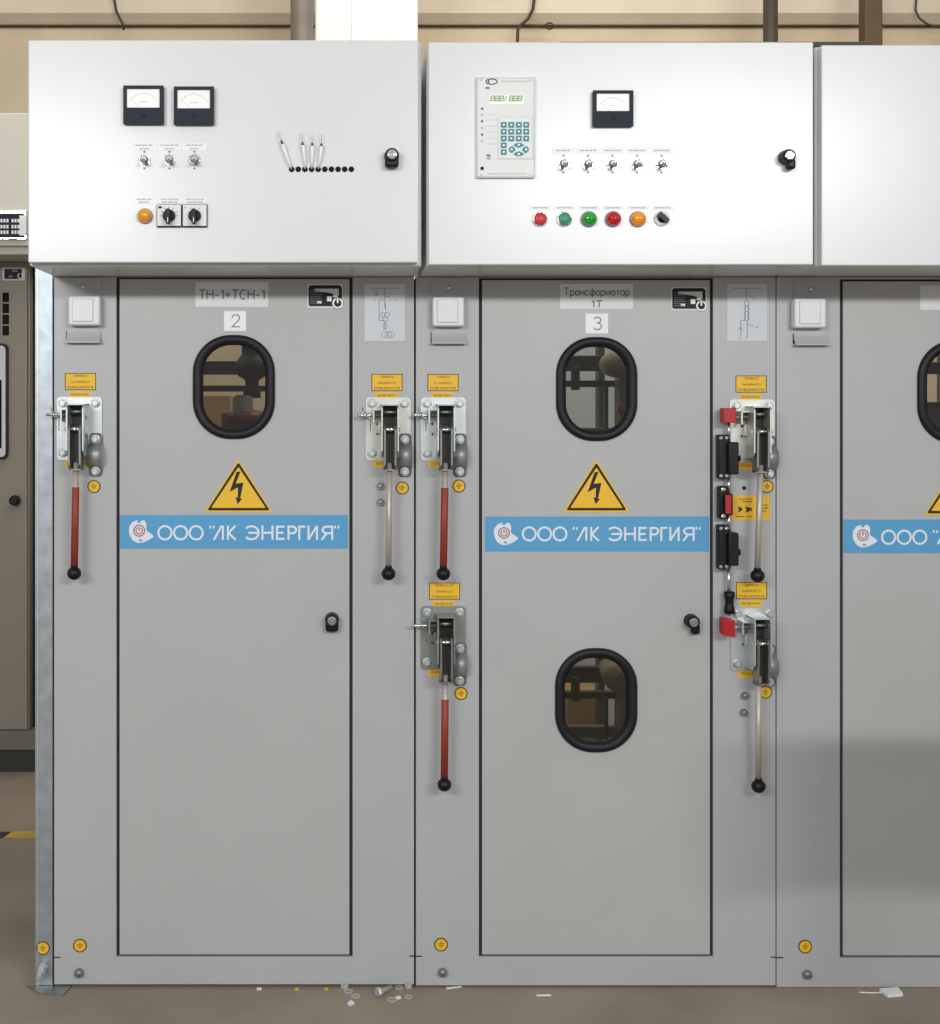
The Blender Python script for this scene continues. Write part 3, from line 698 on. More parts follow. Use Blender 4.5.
b = MB(); b.rev((X(727), -0.018, Z(612)), [(5.2 * U, 0), (5.4 * U, 4 * U), (4.3 * U, 8 * U), (4.3 * U, 13 * U), (5.4 * U, 17 * U), (5.2 * U, 21.5 * U), (2.4 * U, 22 * U)], M['black'], 'z', 16); b.build('rod_sleeve', o, label='black waisted sleeve')
for (p0, p1, q0, q1, sk) in ((717.5, 730, 408, 422.5, 0), (717, 729, 615, 631.5, 1)):
    b = MB(); b.box(X(p0), X(p1), -0.048, -0.016, Z(q1), Z(q0), M['red'], 0.0015)
    if sk:
        for v in b.bm.verts:
            if v.co.x > X((p0 + p1) / 2): v.co.z -= 2.2 * U
    b.build('pin_block', c2, label='red plastic block on the locking pin')
b = MB(); b.rev((X(744), 0, Z(488)), [(2.0 * U, 0), (2.0 * U, -.0006)], M['hole'], 'y', 12); b.build('screw_hole', c2)
b = MB(); x0, x1, z0, z1 = X(731.5), X(770), Z(520), Z(495.5)
b.prism(rrect((x0 + x1) / 2, (z0 + z1) / 2, x1 - x0, z1 - z0, 1.5 * U, 3), 0, -0.0008, M['yellow'])
for a, c_, v in ((739, 753, 499), (742, 752, 501.5), (736, 744, 516.5), (747, 752, 516.5), (759, 768, 505), (759, 768, 508), (760, 766, 511)): b.words(X(a), X(c_), Z(v), .9 * U, -0.0011, M['brown'], a)
for q, wd in ((740, 2.6), (748, 3.2)): b.face2([(X(q - wd), Z(506.5)), (X(q + wd * .4), Z(507.5)), (X(q + wd), Z(509)), (X(q + wd * .4), Z(511)), (X(q - wd), Z(512.5)), (X(q - wd * .4), Z(509.5))], -0.0011, M['ink'])
b.rect(X(749.5), X(752), Z(511), Z(507.5), -0.0013, M['logored'])
b.build('interlock_label', c2)
# ---- right cabinet
c3, d3 = cabinet(776.6, 1137, 987, 841.5, 1073, 279.8, 956.5, 'grey switchgear cabinet at the right edge, window and banner cut off by frame', [(917, 999, 340, 444)])
title_plate(d3, 920, 993, 285.5, 310, [('Ввод', .42, 7.5, .5)] if False else [])
warning(d3, 957.5, 462, 515, 33.5); banner(d3, 843.5, 1071, 519.5, 553)
wall_switch(c3, 810.5, 279.5)
sticker_round(c3, 805, 946.5, 6.9); front_bolt(c3, 806.5, 973.5)
seam_mark(c3, 776.6, 783, 957.6)
# ---- what the windows look in on
def bar(cab, px0, px1, py0, py1, y, dy, m, name, bev=0.002):
    lo, hi = {'c1': (X(54.2), X(414)), 'c2': (X(416), X(775.5)), 'c3': (X(776.6), X(1137))}[{id(c1): 'c1', id(c2): 'c2'}.get(id(cab), 'c3')]
    b = MB(); b.box(max(X(px0, y), lo + .003), min(X(px1, y), hi - .003), y, y + dy, Z(py1, y), Z(py0, y), M[m], bev); return b.build(name, cab)
yi = 0.42
bar(c1, 90, 392, 361, 374.5, 0.60, .03, 'bus', 'bus_bar'); bar(c1, 90, 392, 385.5, 391.5, 0.62, .03, 'bus', 'bus_bar')
b = MB(); xx, zz = X(252, yi), Z(352, yi)
b.rev((xx, yi, Z(398, yi)), [(.022, 0), (.022, .02), (.016, .03), (.018, .045), (.034, .055), (.043, .07), (.043, .085), (.034, .1), (.026, .11), (.026, .13), (.034, .14), (.026, .15), (.026, .2)], M['bus'], 'z', 22)
b.build('support_insulator', c1)
b = MB()
b.box(X(221, .38), X(266, .38), 0.38, 0.60, Z(462, .38), Z(411, .38), M['resin'], 0.012, 3)
b.rev((X(245, .37), .40, Z(424, .38)), [(.052, 0), (.052, .02), (.044, .03), (.03, .034)], M['resin'], 'z', 24)
o = b.build('voltage_transformer', c1, label='maroon cast resin transformer behind the window')
b = MB(); b.prism(rrect(X(243, .37), Z(405, .37), 20 * .0025, 20 * .0025, .015, 5), .375, .36, M['dsteel']); b.build('terminal_tab', o)
b = MB(); b.box(X(150, .60), X(414) - .01, .58, .70, zz * 0 + FLOOR + .075, Z(461, .60), M['inside'], .002); b.build('support_shelf', c1)
for (dyy) in (0, 312):
    bar(c2, 452, 740, 355.5 + dyy, 371 + dyy, 0.60, .03, 'bus', 'bus_bar'); bar(c2, 452, 740, 380.5 + dyy, 387 + dyy, 0.62, .03, 'bus', 'bus_bar')
    b = MB(); b.rev((X(616, .48), .50, Z(364 + dyy, .48)), [(.01, -.06), (.032, -.05), (.036, -.04), (.036, -.03), (.03, .05), (.022, .06), (.022, .1)], M['disc'], 'y', 26); b.build('bushing_insulator', c2, label='pale round bushing behind the window')
    bar(c2, 572.5, 580, 366 + dyy, 390 + dyy, 0.56, .03, 'bus', 'bus_link')
    bar(c2, 619, 632, 372 + dyy, 440 + dyy, 0.50, .06, 'dsteel', 'bus_link')
    bar(c2, 605, 608.5, 386 + dyy, 440 + dyy, 0.58, .02, 'bus', 'bus_link')
bar(c2, 452, 740, 727, 738, 0.64, .03, 'inside', 'bus_bar')
bar(c2, 452, 740, 428, 445, 0.64, .03, 'inside', 'bus_bar')
bar(c2, 618, 630, 405, 412, 0.46, .05, 'resin', 'terminal_block')
bar(c3, 860, 1100, 362, 374, 0.60, .03, 'bus', 'bus_bar'); bar(c3, 860, 1100, 402, 408, 0.62, .03, 'bus', 'bus_bar'); bar(c3, 860, 1100, 406, 470, 0.72, .02, 'inside', 'inner_panel')
def carton(px0, px1, py, y, dp, label):
    b = MB(); zt = Z(py, y); x0, x1 = X(px0, y), X(px1, y)
    b.box(x0, x1, y, y + dp, FLOOR, zt, M['card'], 0.004)
    b.box(x0 + (x1 - x0) * .46, x0 + (x1 - x0) * .54, y - 0.0006, y, zt - .12, zt - .004, M['disc'])
    return tag(b.build('cardboard_box'), label, 'box', 'cardboard boxes behind the cabinets')
carton(528, 603, 696, 1.5, .4, 'brown cardboard box seen through the lower oval window')
carton(150, 231, 395, 1.35, .3, 'tall brown carton seen through the oval window of cabinet number 2')
t = thing('steel_locker', 'grey steel locker seen through the upper oval window of the cabinet numbered 3', 'locker', (1.02, 2.2, FLOOR))
b = MB(); b.box(.74, 1.32, 2.0, 2.45, FLOOR, 1.92, M['scheme'], .004); b.build('locker_body', t)
for xa, xb in ((.75, 1.027), (1.033, 1.31)):
    b = MB(); b.box(xa, xb, 1.984, 1.999, FLOOR + .05, 1.90, M['scheme'], .003); o = b.build('locker_door', t)
    b = MB(); b.box(xb - .04 if xa < .9 else xa + .02, xb - .02 if xa < .9 else xa + .04, 1.965, 1.983, .95, 1.08, M['dsteel'], .003); b.build('handle', o)
# ------------------------------------------------------------------ galvanized upright at the left end
t = thing('steel_upright', 'galvanized steel upright at the left end of the cabinet row', 'upright', (X(44), 0.02, FLOOR))
b = MB(); b.box(X(35), X(52.4), 0.001, 0.004, FLOOR + .004, 1.60, M['galv'], 0.0006); b.box(X(35), X(36.3), 0.004, 0.9, FLOOR + .004, 1.60, M['galv'])
b.box(X(37.4), X(38.2), -0.0006, 0.001, FLOOR + .004, 1.60, M['zinc'])
b.build('upright_profile', t)
b = MB(); pts = [(X(27), 0.0), (X(52), -0.001), (X(71), 0.004), (X(67.5), -0.046), (X(43), -0.036), (X(34), -0.016)]
b.loft([[(x, y, FLOOR) for x, y in pts], [(x, y, FLOOR + .004) for x, y in pts]], M['zincd'], False, True, (True, True)); b.build('foot_plate', t)
b = MB()
b.rev((X(43), 0.001, Z(968)), [(5 * U, 0), (5 * U, -.004), (3 * U, -.005), (3 * U, -.012)], M['zinc'], 'y', 16)
b.loft([[(p[0], -.012, p[1]) for p in hexa(X(43), Z(968), 4.6 * U)], [(p[0], -.024, p[1]) for p in hexa(X(43), Z(968), 4.6 * U)]], M['zinc'], False, True, (True, True))
b.tube([(X(43), -.02, Z(968)), (X(43), -.048, Z(969))], 2.6 * U, M['zinc'], 12)
b.build('ground_bolt', t)
sticker_round(t, 43, 948, 6.9, 0.001)
# ------------------------------------------------------------------ control boxes
UB = (D + YB) / F
def XB(px): return X(px, YB)
def ZB(py): return Z(py, YB)
def control_box(h0, h1, hz0, hz1, d0, d1_, z0, z1, label):
    t = thing('control_box', label, 'control box', ((XB(h0) + XB(h1)) / 2, 0, 1.5657), 'control boxes on the front row')
    b = MB()
    b.box(XB(h0), XB(h1), YB + 0.0225, 0.20, max(ZB(hz1), 1.5657), ZB(hz0), M['box'], 0.003)
    b.box(XB(d0 + 4), XB(d1_ - 4), YB + 0.016, YB + 0.0235, ZB(z1 - 4), ZB(z0 + 4), M['gap'])
    b.build('housing', t)
    b = MB(); b.box(XB(d0), XB(d1_), YB, YB + 0.018, ZB(z1), ZB(z0), M['box'], 0.0025, 3); b.build('door_panel', t)
    return t
B1 = control_box(27, 422, 39.5, 266.5, 28, 418.5, 40, 262.6, 'light grey control box at left with two dial meters and loose wires')
B2 = control_box(427.3, 815.5, 41.5, 268.5, 428.4, 813.5, 42, 264.8, 'light grey control box in the middle with relay keypad and coloured buttons')
B3 = control_box(818.5, 1212, 44, 269, 821.5, 1210, 45, 265.5, 'light grey blank control box at the right edge of the photo')
def meter(box, px0, px1, py0, py1, needle=35):
    b = MB(); w, h = XB(px1) - XB(px0), ZB(py0) - ZB(py1)
    cx, cz = (XB(px0) + XB(px1)) / 2, (ZB(py0) + ZB(py1)) / 2
    # frame with an open dial field
    y0, y1 = YB, YB - 0.014; f = lambda u, v: (XB(px0) + u * w, ZB(py0) - v * h)
    b.box(XB(px0), XB(px1), y1 + .004, y0, ZB(py1), ZB(py0), M['meter'], 0.0025, 3)
    def bx(u0, u1, v0, v1, dy=0.0): b.box(f(u0, 0)[0], f(u1, 0)[0], y1 - dy, y1 + .006, f(0, v1)[1], f(0, v0)[1], M['meter'])
    bx(0.0, .085, .085, .575); bx(.905, 1.0, .085, .575); bx(.0, 1.0, 0, .085); bx(.0, 1.0, .575, 1.0)
    b.rev((f(.5, .78)[0], y1, f(.5, .78)[1]), [(2.2 * UB, 0), (2.2 * UB, -.001), (1.2 * UB, -.0015)], M['meter'], 'y', 14)
    o = b.build('panel_meter', box)
    b = MB(); yy = y1 + .0032
    b.box(f(.085, 0)[0], f(.905, 0)[0], yy, yy + .002, f(0, .575)[1], f(0, .085)[1], M['dial'])
    c = f(.5, .62); R = .42 * h
    b.stroke(circle(c[0], c[1], R, 20, 35, 145), .35 * UB, yy - .0003, M['inkl'])
    for k in range(11):
        a = math.radians(35 + 11 * k); b.stroke([(c[0] + R * math.cos(a), c[1] + R * math.sin(a)), (c[0] + R * 1.1 * math.cos(a), c[1] + R * 1.1 * math.sin(a))], .3 * UB, yy - .0003, M['inkl'])
    b.words(f(.4, 0)[0], f(.6, 0)[0], f(0, .42)[1], .7 * UB, yy - .0003, M['inkl'], px0)
    a = math.radians(180 - needle); b.stroke([(c[0] + .12 * h * math.cos(a), c[1] + .12 * h * math.sin(a)), (c[0] + R * .98 * math.cos(a), c[1] + R * .98 * math.sin(a))], .3 * UB, yy - .0006, M['inkl'])
    b.build('dial_face', o, label='white scale under glass')
meter(B1, 124.3, 164.3, 87, 125.3, 38); meter(B1, 174.6, 214.4, 88, 125.8, 38); meter(B2, 592, 632, 91.8, 127.6, 38)
def toggle(box, px, py, up=False):
    b = MB(); x, z = XB(px), ZB(py); k = UB
    b.rev((x, YB, z), [(6.2 * k, 0), (6.2 * k, -.0015), (5.6 * k, -.002)], M['chrome'], 'y', 22)
    b.loft([[(p[0], YB - .002, p[1]) for p in hexa(x, z, 5.4 * k, 10)], [(p[0], YB - .006, p[1]) for p in hexa(x, z, 5.4 * k, 10)]], M['dsteel'], False, True, (False, True))
    b.rev((x, YB - .006, z), [(3.6 * k, 0), (3.6 * k, -.006), (2.6 * k, -.007)], M['dsteel'], 'y', 18)
    o = b.build('toggle_switch', box)
    b = MB(); b.tube([(x, YB - .010, z), (x + .3 * k, YB - .019, z - 2.2 * k), (x + .4 * k, YB - .028, z - 3.6 * k)], [1.3 * k, 1.7 * k, 2.2 * k], M['chrome'], 12); b.build('toggle_bat', o)
    b = MB()
    b.words(x - 1.1 * k, x + 1.1 * k, z + 8.3 * k, 1.7 * k, YB - .0003, M['inkg'], 1); b.words(x - 1.1 * k, x + 1.1 * k, z - 8.4 * k, 1.7 * k, YB - .0003, M['inkg'], 1)
    b.build('position_mark', box)
def strip(box, px0, px1, py0, py1, rows, seed, m='paper', name='caption_label', ink='inkl'):
    b = MB(); b.box(XB(px0), XB(px1), YB - .0006, YB, ZB(py1), ZB(py0), M[m])
    n = len(rows); H = ZB(py0) - ZB(py1)
    for i, (u0, u1) in enumerate(rows):
        zz = ZB(py0) - H * (i + .5) / n; W = XB(px1) - XB(px0)
        b.words(XB(px0) + u0 * W, XB(px0) + u1 * W, zz, 1.5 * UB, YB - .0009, M[ink], seed + i)
    b.build(name, box)
for i, px in enumerate((144.5, 169.5, 194.5)):
    toggle(B1, px, 160); strip(B1, px - 12, px + 12, 143.5, 150.5, [(.12, .88), (.3, .7)] if True else [], 3 * i)
for i, px in enumerate((563.5, 588, 612.5, 637, 661.5)):
    toggle(B2, px, 164); strip(B2, px - 11.5, px + 11.5, 147, 154, [(.15, .85)], 40 + i, 'paper')
def lamp(box, px, py, r, lens, dome=True):
    px -= (px - 340) * 0.0015; py += 1.2
    b = MB(); x, z = XB(px), ZB(py); k = UB
    if dome:
        b.rev((x, YB, z), [(r * k, 0), (r * 1.0 * k, -.006), (r * .97 * k, -.010), (r * .86 * k, -.016), (r * .6 * k, -.0205), (r * .25 * k, -.0225), (.05 * k, -.0228)], M[lens], 'y', 26)
        o = b.build('pilot_lamp', box)
    else:
        b.rev((x, YB, z), [(r * .9 * k, 0), (r * .92 * k, -.0085), (r * .85 * k, -.0095), (.05 * k, -.0095)], M[lens], 'y', 26)
        o = b.build('push_button', box)
    b = MB(); q = 1.14 if not dome else 1.06
    b.rev((x, YB, z), [(r * q * k, 0), (r * q * k, -.004), (r * (q - .04) * k, -.0062), (r * .94 * k, -.0062), (r * .94 * k, -.002)], M['chrome' if not dome else 'dsteel'], 'y', 26)
    b.build('bezel_ring', o)
lamp(B1, 144.8, 215, 7.3, 'orange')
for px, r, l, dm in ((540, 6.6, 'redflat', False), (564.5, 6.6, 'greenflat', False), (589, 7.6, 'greenlens', True), (613.3, 7.6, 'redlens', True), (638, 7.6, 'orange', True)): lamp(B2, px, 218, r, l, dm)
for i, px in enumerate((540, 564.5, 589, 613.3, 638, 662.5)): strip(B2, px - 11, px + 11, 205.5, 210, [(.15, .85)], 70 + i, 'paper')
strip(B1, 135, 153, 198, 203.5, [(.1, .9), (.2, .8)], 21, 'box'); strip(B1, 158.5, 181, 198, 203.5, [(.1, .9), (.15, .85)], 23); strip(B1, 183.5, 206.5, 198, 203.5, [(.1, .9), (.15, .85)], 26)
# selector with white ring
b = MB(); x, z, k = XB(661.5), ZB(218.6), UB
b.rev((x, YB, z), [(7.8 * k, 0), (7.8 * k, -.003), (7.2 * k, -.006), (5.0 * k, -.006)], M['white'], 'y', 26)
o = b.build('selector_switch', B2)
b = MB(); b.rev((x, YB - .004, z), [(4.6 * k, 0), (4.6 * k, -.004), (4.2 * k, -.005)], M['black'], 'y', 22)
d = Vector((.77, -.64)); n_ = Vector((.64, .77))
pr = [Vector((x, z)) + d * (6.2 * k) + n_ * (2 * k), Vector((x, z)) + d * (6.2 * k) - n_ * (2 * k), Vector((x, z)) - d * (6.0 * k) - n_ * (2.6 * k), Vector((x, z)) - d * (6.0 * k) + n_ * (2.6 * k)]
b.prism([tuple(p) for p in pr], YB - .007, YB - .022, M['black']); b.build('selector_knob', o, label='black turning handle')
def rotary(px0, px1, py0, py1, plain):
    b = MB(); k = UB
    b.box(XB(px0), XB(px1), YB - .006, YB, ZB(py1), ZB(py0), M['meter'], .0012)
    b.box(XB(px0 + .7), XB(px1 - .7), YB - .0068, YB - .005, ZB(py1 - 1.2), ZB(py0 + .6), M['relay'])
    cx, cz = XB((px0 + px1) / 2), ZB((py0 + py1) / 2 + .3)
    for a in ((30, 60, 90, 120, 150, 0, 180) if not plain else (60, 120)):
        c, s_ = math.cos(math.radians(a)), math.sin(math.radians(a)); b.stroke([(cx + 7.2 * k * c, cz + 7.2 * k * s_), (cx + 9.4 * k * c, cz + 9.4 * k * s_)], .6 * k, YB - .0071, M['inkg'])
    b.rect(XB(px0 + 1.8), XB(px0 + (5.4 if not plain else 4)), ZB(py0 + 4.4), ZB(py0 + 2.2), YB - .0071, M['ink' if not plain else 'inkl'])
    o = b.build('rotary_switch', B1)
    b = MB()
    b.rev((cx, YB - .0068, cz), [(6.4 * k, 0), (6.2 * k, -.006), (5.2 * k, -.009), (4.6 * k, -.009)], M['black'], 'y', 24)
    b.box(cx - 2.1 * k, cx + 2.1 * k, YB - .030, YB - .012, cz - 9.0 * k, cz + 6.0 * k, M['black'], 1.2 * k, 3)
    b.box(cx - .4 * k, cx + .4 * k, YB - .0305, YB - .029, cz - 8.0 * k, cz - 3.0 * k, M['white'])
    b.build('switch_knob', o, label='black pointer knob')
rotary(157, 182, 204.5, 227.5, False); rotary(182.6, 207.5, 204.5, 227.5, True)
# locks: knob body is black, cap is chrome
lock_part(B1, 391.5, 157, YB, 7.0 * UB); lock_part(B2, 785, 158, YB, 6.8 * UB, wing=True)
# row of ten cable holes and four tagged wires
hx = [291.7 + 6.62 * i for i in range(10)]
for px in hx:
    b = MB(); b.rev((XB(px), YB, ZB(169.3)), [(2.9 * UB, 0), (2.9 * UB, -.0008), (2.4 * UB, -.001)], M['black'], 'y', 18); b.face2(circle(XB(px), ZB(169.3), 2.3 * UB, 16), YB - .0012, M['hole']); b.build('cable_hole', B1)
for pts, tipx in (([(291.7, 169.5), (289, 163), (285.5, 153), (283, 145.5)], (281.5, 142, 277.5, 132)), ([(305, 169.5), (304.8, 160), (303.8, 151), (303, 146.5)], (302.5, 143.5, 300.5, 134)), ([(311.6, 169.5), (312, 160), (312.4, 152), (312.5, 147)], (312.4, 144.2, 312, 135.5)), ([(318.2, 169.5), (320, 160), (321, 152), (321.4, 147.5)], (321.5, 144.8, 321.6, 135))):
    ys = (YB + .002, YB - .010, YB - .012, YB - .012)
    b = MB(); b.tube([(XB(p), y, ZB(q)) for (p, q), y in zip(pts, ys)], [1.1 * UB, 1.25 * UB, 1.4 * UB, 1.6 * UB], M['wire'], 10)
    o = b.build('tagged_wire', B1)
    tx, ty, ex, ey = tipx
    b = MB(); b.tube([(XB(pts[-1][0]), YB - .012, ZB(pts[-1][1])), (XB(tx), YB - .012, ZB(ty))], 1.2 * UB, M['bluetip'], 10); b.build('wire_ferrule', o, label='blue wire end sleeve')
    b = MB(); b.tube([(XB(tx), YB - .012, ZB(ty)), (XB(ex), YB - .010, ZB(ey))], .45 * UB, M['inkl'], 6); b.build('bare_core', o)
# relay unit
b = MB(); y1 = YB - .010
b.box(XB(476), XB(534.5), y1, YB, ZB(178.5), ZB(78), M['relay'], .0015)
w = .45 * UB
for r in ((477, 533.5, 79, 79.6), (477, 533.5, 177, 177.6), (477, 477.6, 79, 177.6), (533, 533.6, 79, 177.6)): b.rect(XB(r[0]), XB(r[1]), ZB(r[3]), ZB(r[2]), y1 - .0003, M['inkl'])
cx, cz = XB(491), ZB(82.8); b.stroke([(cx + 5.6 * UB * math.cos(a / 12 * math.pi), cz + 2.6 * UB * math.sin(a / 12 * math.pi)) for a in range(25)], 1.1 * UB, y1 - .0004, M['logoblue'])
b.rect(XB(487.3), XB(488.8), ZB(84), ZB(81.5), y1 - .0005, M['logoblue'])
b.words(XB(500), XB(528), ZB(82.5), 1.3 * UB, y1 - .0004, M['inkl'], 5); b.words(XB(485), XB(489), ZB(89), 2.2 * UB, y1 - .0004, M['inkg'], 6)
b.words(XB(487), XB(526), ZB(174.5), 1.1 * UB, y1 - .0004, M['inkl'], 8); b.words(XB(486), XB(490), ZB(156.5), 2.4 * UB, y1 - .0004, M['inkg'], 9); b.words(XB(486), XB(490), ZB(159.5), 1.2 * UB, y1 - .0004, M['inkg'], 10)
for q in (115.5, 121, 127, 133, 139, 145): b.words(XB(486), XB(496), ZB(q), .5 * UB, y1 - .0004, M['inkl'], int(q))
R_ = b.build('protection_relay', B2, label='pale relay front panel with keypad')
b = MB(); b.box(XB(489), XB(523), y1 - .0008, y1, ZB(105.5), ZB(96), M['lcd'])
for i in range(7):
    q = 489.8 + i * 4.6; sl = 1.0
    pts = [(q + sl, 97.2), (q + 3.2 + sl, 97.2), (q + 3.2, 102), (q, 102), (q + sl, 97.2)]
    if i == 3: pts = [(q + 2.6, 97.2), (q, 102)]
    b.stroke([(XB(p), ZB(v)) for p, v in pts], 1.0 * UB, y1 - .0011, M['lcdink'])
    if i != 3: b.stroke([(XB(q + .5), ZB(99.6)), (XB(q + 3.6), ZB(99.6))], .9 * UB, y1 - .0011, M['lcdink'])
b.build('display_screen', R_)
b = MB(); b.box(XB(497.2), XB(532), y1 - .0010, y1, ZB(160), ZB(118), M['inkl']); b.box(XB(497.7), XB(531.5), y1 - .0014, y1, ZB(159.5), ZB(118.5), M['keypad']); b.build('keypad_panel', R_)
ky = y1 - .0014
def key(pts):
    b = MB(); b.prism([(XB(p), ZB(q)) for p, q in pts], ky, ky - .0016, M['teal'])
    cx = sum(p for p, q in pts) / len(pts); cy = sum(q for p, q in pts) / len(pts)
    b.face2([(XB(cx + 1.0 * c), ZB(cy + 1.0 * s_)) for c, s_ in ((1, .5), (0, 1), (-1, .5), (-1, -.5), (0, -1), (1, -.5))], ky - .0019, M['lcd']); b.build('key', R_)
for j, cy in enumerate((126, 132.8, 139.6)):
    for cx in (503, 510.5, 518, 525.4): key([(cx - 2.8, cy - 2.7), (cx + 2.8, cy - 2.7), (cx + 2.8, cy + 2.7), (cx - 2.8, cy + 2.7)])
for cy in (146.4, 153.2): key([(503 - 2.8, cy - 2.6), (503 + 2.8, cy - 2.6), (503 + 2.8, cy + 2.6), (503 - 2.8, cy + 2.6)])
cx, cy = 518, 150.6
key([(cx - 5.5, cy - 4.2), (cx - 2.5, cy - 6.4), (cx + 2.5, cy - 6.4), (cx + 5.5, cy - 4.2), (cx, cy - 1.6)]); key([(cx - 5.5, cy + 4.2), (cx, cy + 1.6), (cx + 5.5, cy + 4.2), (cx + 2.5, cy + 6.4), (cx - 2.5, cy + 6.4)])
key([(cx - 9.8, cy - 1), (cx - 8, cy - 3.2), (cx - 6, cy - 3), (cx - 3, cy), (cx - 6, cy + 3), (cx - 8, cy + 3.2), (cx - 9.8, cy + 1)]); key([(cx + 9.8, cy - 1), (cx + 9.8, cy + 1), (cx + 8, cy + 3.2), (cx + 6, cy + 3), (cx + 3, cy), (cx + 6, cy - 3), (cx + 8, cy - 3.2)])
for i, q in enumerate((109.8, 116, 122.2, 128.8, 135.5, 142)):
    b = MB(); b.rev((XB(481.6), y1, ZB(q)), [(1.4 * UB, 0), (1.2 * UB, -.001)], M['inkg' if i % 2 == 0 else 'inkl'], 'y', 12); b.build('indicator_light', R_)
b = MB(); b.rev((XB(481.6), y1, ZB(169.2)), [(1.9 * UB, 0), (1.7 * UB, -.0015)], M['ink'], 'y', 14); b.build('reset_button', R_)
for p in ((480.8, 80.8), (530, 80.8), (481, 175.8), (530, 175.8)):
    b = MB(); b.rev((XB(p[0]), y1, ZB(p[1])), [(1.4 * UB, 0), (1.2 * UB, -.0012)], M['dsteel'], 'y', 12); b.build('screw', R_)
# ------------------------------------------------------------------ cabinets of the far row
yf = 1.73
t = thing('switchgear_cabinet', 'olive grey switchgear cabinet of the far row at the left edge', 'cabinet', (X(-120, yf), yf + .5, FLOOR))
b = MB()
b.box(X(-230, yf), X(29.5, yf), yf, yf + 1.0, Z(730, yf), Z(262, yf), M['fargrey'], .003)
b.box(X(27.4, yf), X(28.2, yf), yf - .001, yf + .02, Z(729, yf), Z(268, yf), M['gap'])
b.box(X(29.5, yf), X(44, yf), yf + .05, yf + 1.0, Z(749, yf), Z(262, yf), M['gap'])  # dark strip standing in for the shaded side of the cabinet
b.box(X(-230, yf), X(44, yf), yf - .01, yf + 1.0, Z(749, yf), Z(730.5, yf), M['inside'])
b.build('cabinet_body', t)
b = MB(); b.box(X(-230, yf), X(44, yf), yf + .01, yf + 1.0, FLOOR, Z(749, yf), M['bus']); b.build('plinth', t)
def fbox(px0, px1, py0, py1, y, d, m, name, bev=.001, parent=None):
    b = MB(); b.box(X(px0, y), X(px1, y), y - d, y + .002, Z(py1, y), Z(py0, y), M[m], bev); return b.build(name, parent or t)
o = fbox(2.5, 25, 267.5, 280.5, yf, .002, 'plate', 'rating_plate')
b = MB(); b.box(X(4.5, yf), X(22, yf), yf - .003, yf - .002, Z(279, yf), Z(269, yf), M['ink'])
b.rect(X(12, yf), X(18, yf), Z(272, yf), Z(270, yf), yf - .0034, M['inkg']); b.rect(X(9, yf), X(13, yf), Z(277.5, yf), Z(275.5, yf), yf - .0034, M['inkg'])
b.stroke(circle(X(20.5, yf), Z(276, yf), 2.4 * 4.73 / F, 16, 110, 430), .8 * 4.73 / F, yf - .0036, M['paper']); b.build('plate_print', o)
for row in range(4):
    for colu in range(2): fbox(2.6 - 9 * colu, 9 - 9 * colu, 292.5 + 11.1 * row, 302 + 11.1 * row, yf, .0012, 'hole', 'vent_hole', 0)
b = MB(); w_, h_ = X(8.6, yf) - X(-60, yf), Z(343.5, yf) - Z(459, yf); cx, cz = (X(8.6, yf) + X(-60, yf)) / 2, (Z(343.5, yf) + Z(459, yf)) / 2
b.prism(rrect(cx, cz, w_, h_, .02, 6), yf, yf - .012, M['rubber']); b.prism(rrect(cx, cz, w_ - .016, h_ - .016, .015, 6), yf - .006, yf - .0125, M['plate'])
o = b.build('window_gasket', t)
b = MB(); b.box(X(-50, yf), X(2.5, yf), yf - .0135, yf - .012, Z(448, yf), Z(380, yf), M['hole']); b.build('window_pane', o, label='dark pane')
b = MB(); b.rev((X(15.8, yf), yf, Z(500, yf)), [(.017, 0), (.018, -.01), (.016, -.035), (.012, -.038)], M['black'], 'y', 18); b.build('door_lock', t)
yg = 1.48
t2 = thing('control_box', 'cream control box of the far row at the left edge', 'control box', (X(-120, yg), yg + .2, Z(262, yf)))
t = t2
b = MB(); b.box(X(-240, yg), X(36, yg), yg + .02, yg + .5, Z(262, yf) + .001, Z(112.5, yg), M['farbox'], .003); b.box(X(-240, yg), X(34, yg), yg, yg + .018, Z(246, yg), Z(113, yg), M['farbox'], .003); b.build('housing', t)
b = MB(); b.box(X(-60, yg), X(27.6, yg), yg - .012, yg + .001, Z(240, yg), Z(210.5, yg), M['chrome'], .003)
b.box(X(-58, yg), X(25.5, yg), yg - .0135, yg - .011, Z(238, yg), Z(214, yg), M['meter'])
o = b.build('counter_panel', t)
b = MB()
for px in (1.5, 4.5, 7.5, 12.5, 15.5, 18.5): 
    for py in (219.5, 225.5, 231): b.rect(X(px, yg), X(px + 2.0, yg), Z(py + 3.4, yg), Z(py, yg), yg - .0138, M['paper'])
b.rect(X(20.5, yg), X(27, yg), Z(236, yg), Z(216, yg), yg - .0139, M['paper'])
b.build('counter_digits', o)
# ------------------------------------------------------------------ small things on the floor
def fy(py): return ZC * 0 + (ZC - FLOOR) * F / (py - CY) - D       # depth of a floor point at photo row py
def fpt(px, py): y = fy(py); return X(px, y), y
def washer(px, py, r, label, name='flat_washer', tilt=0):
    x, y = fpt(px, py); b = MB()
    for prof in ([(r, 0), (r, .002), (r * .58, .002), (r * .58, 0), (r, 0)],):
        lp = [[(x + q * math.cos(2 * math.pi * k / 24), y + q * math.sin(2 * math.pi * k / 24), FLOOR + .0005 + d) for k in range(24)] for q, d in prof]
        b.loft(lp, M['washer'], False)
    return tag(b.build(name), label, 'washer', 'loose washers on the floor')
washer(348.5, 992, .0105, 'zinc washer on the floor, upper one of the left-hand pair of washers')
washer(355.8, 996.8, .0105, 'zinc washer on the floor, lower one of the left-hand pair of washers')
washer(399, 987.9, .0105, 'zinc washer on the floor touching the cabinet base right of the loose bolt')
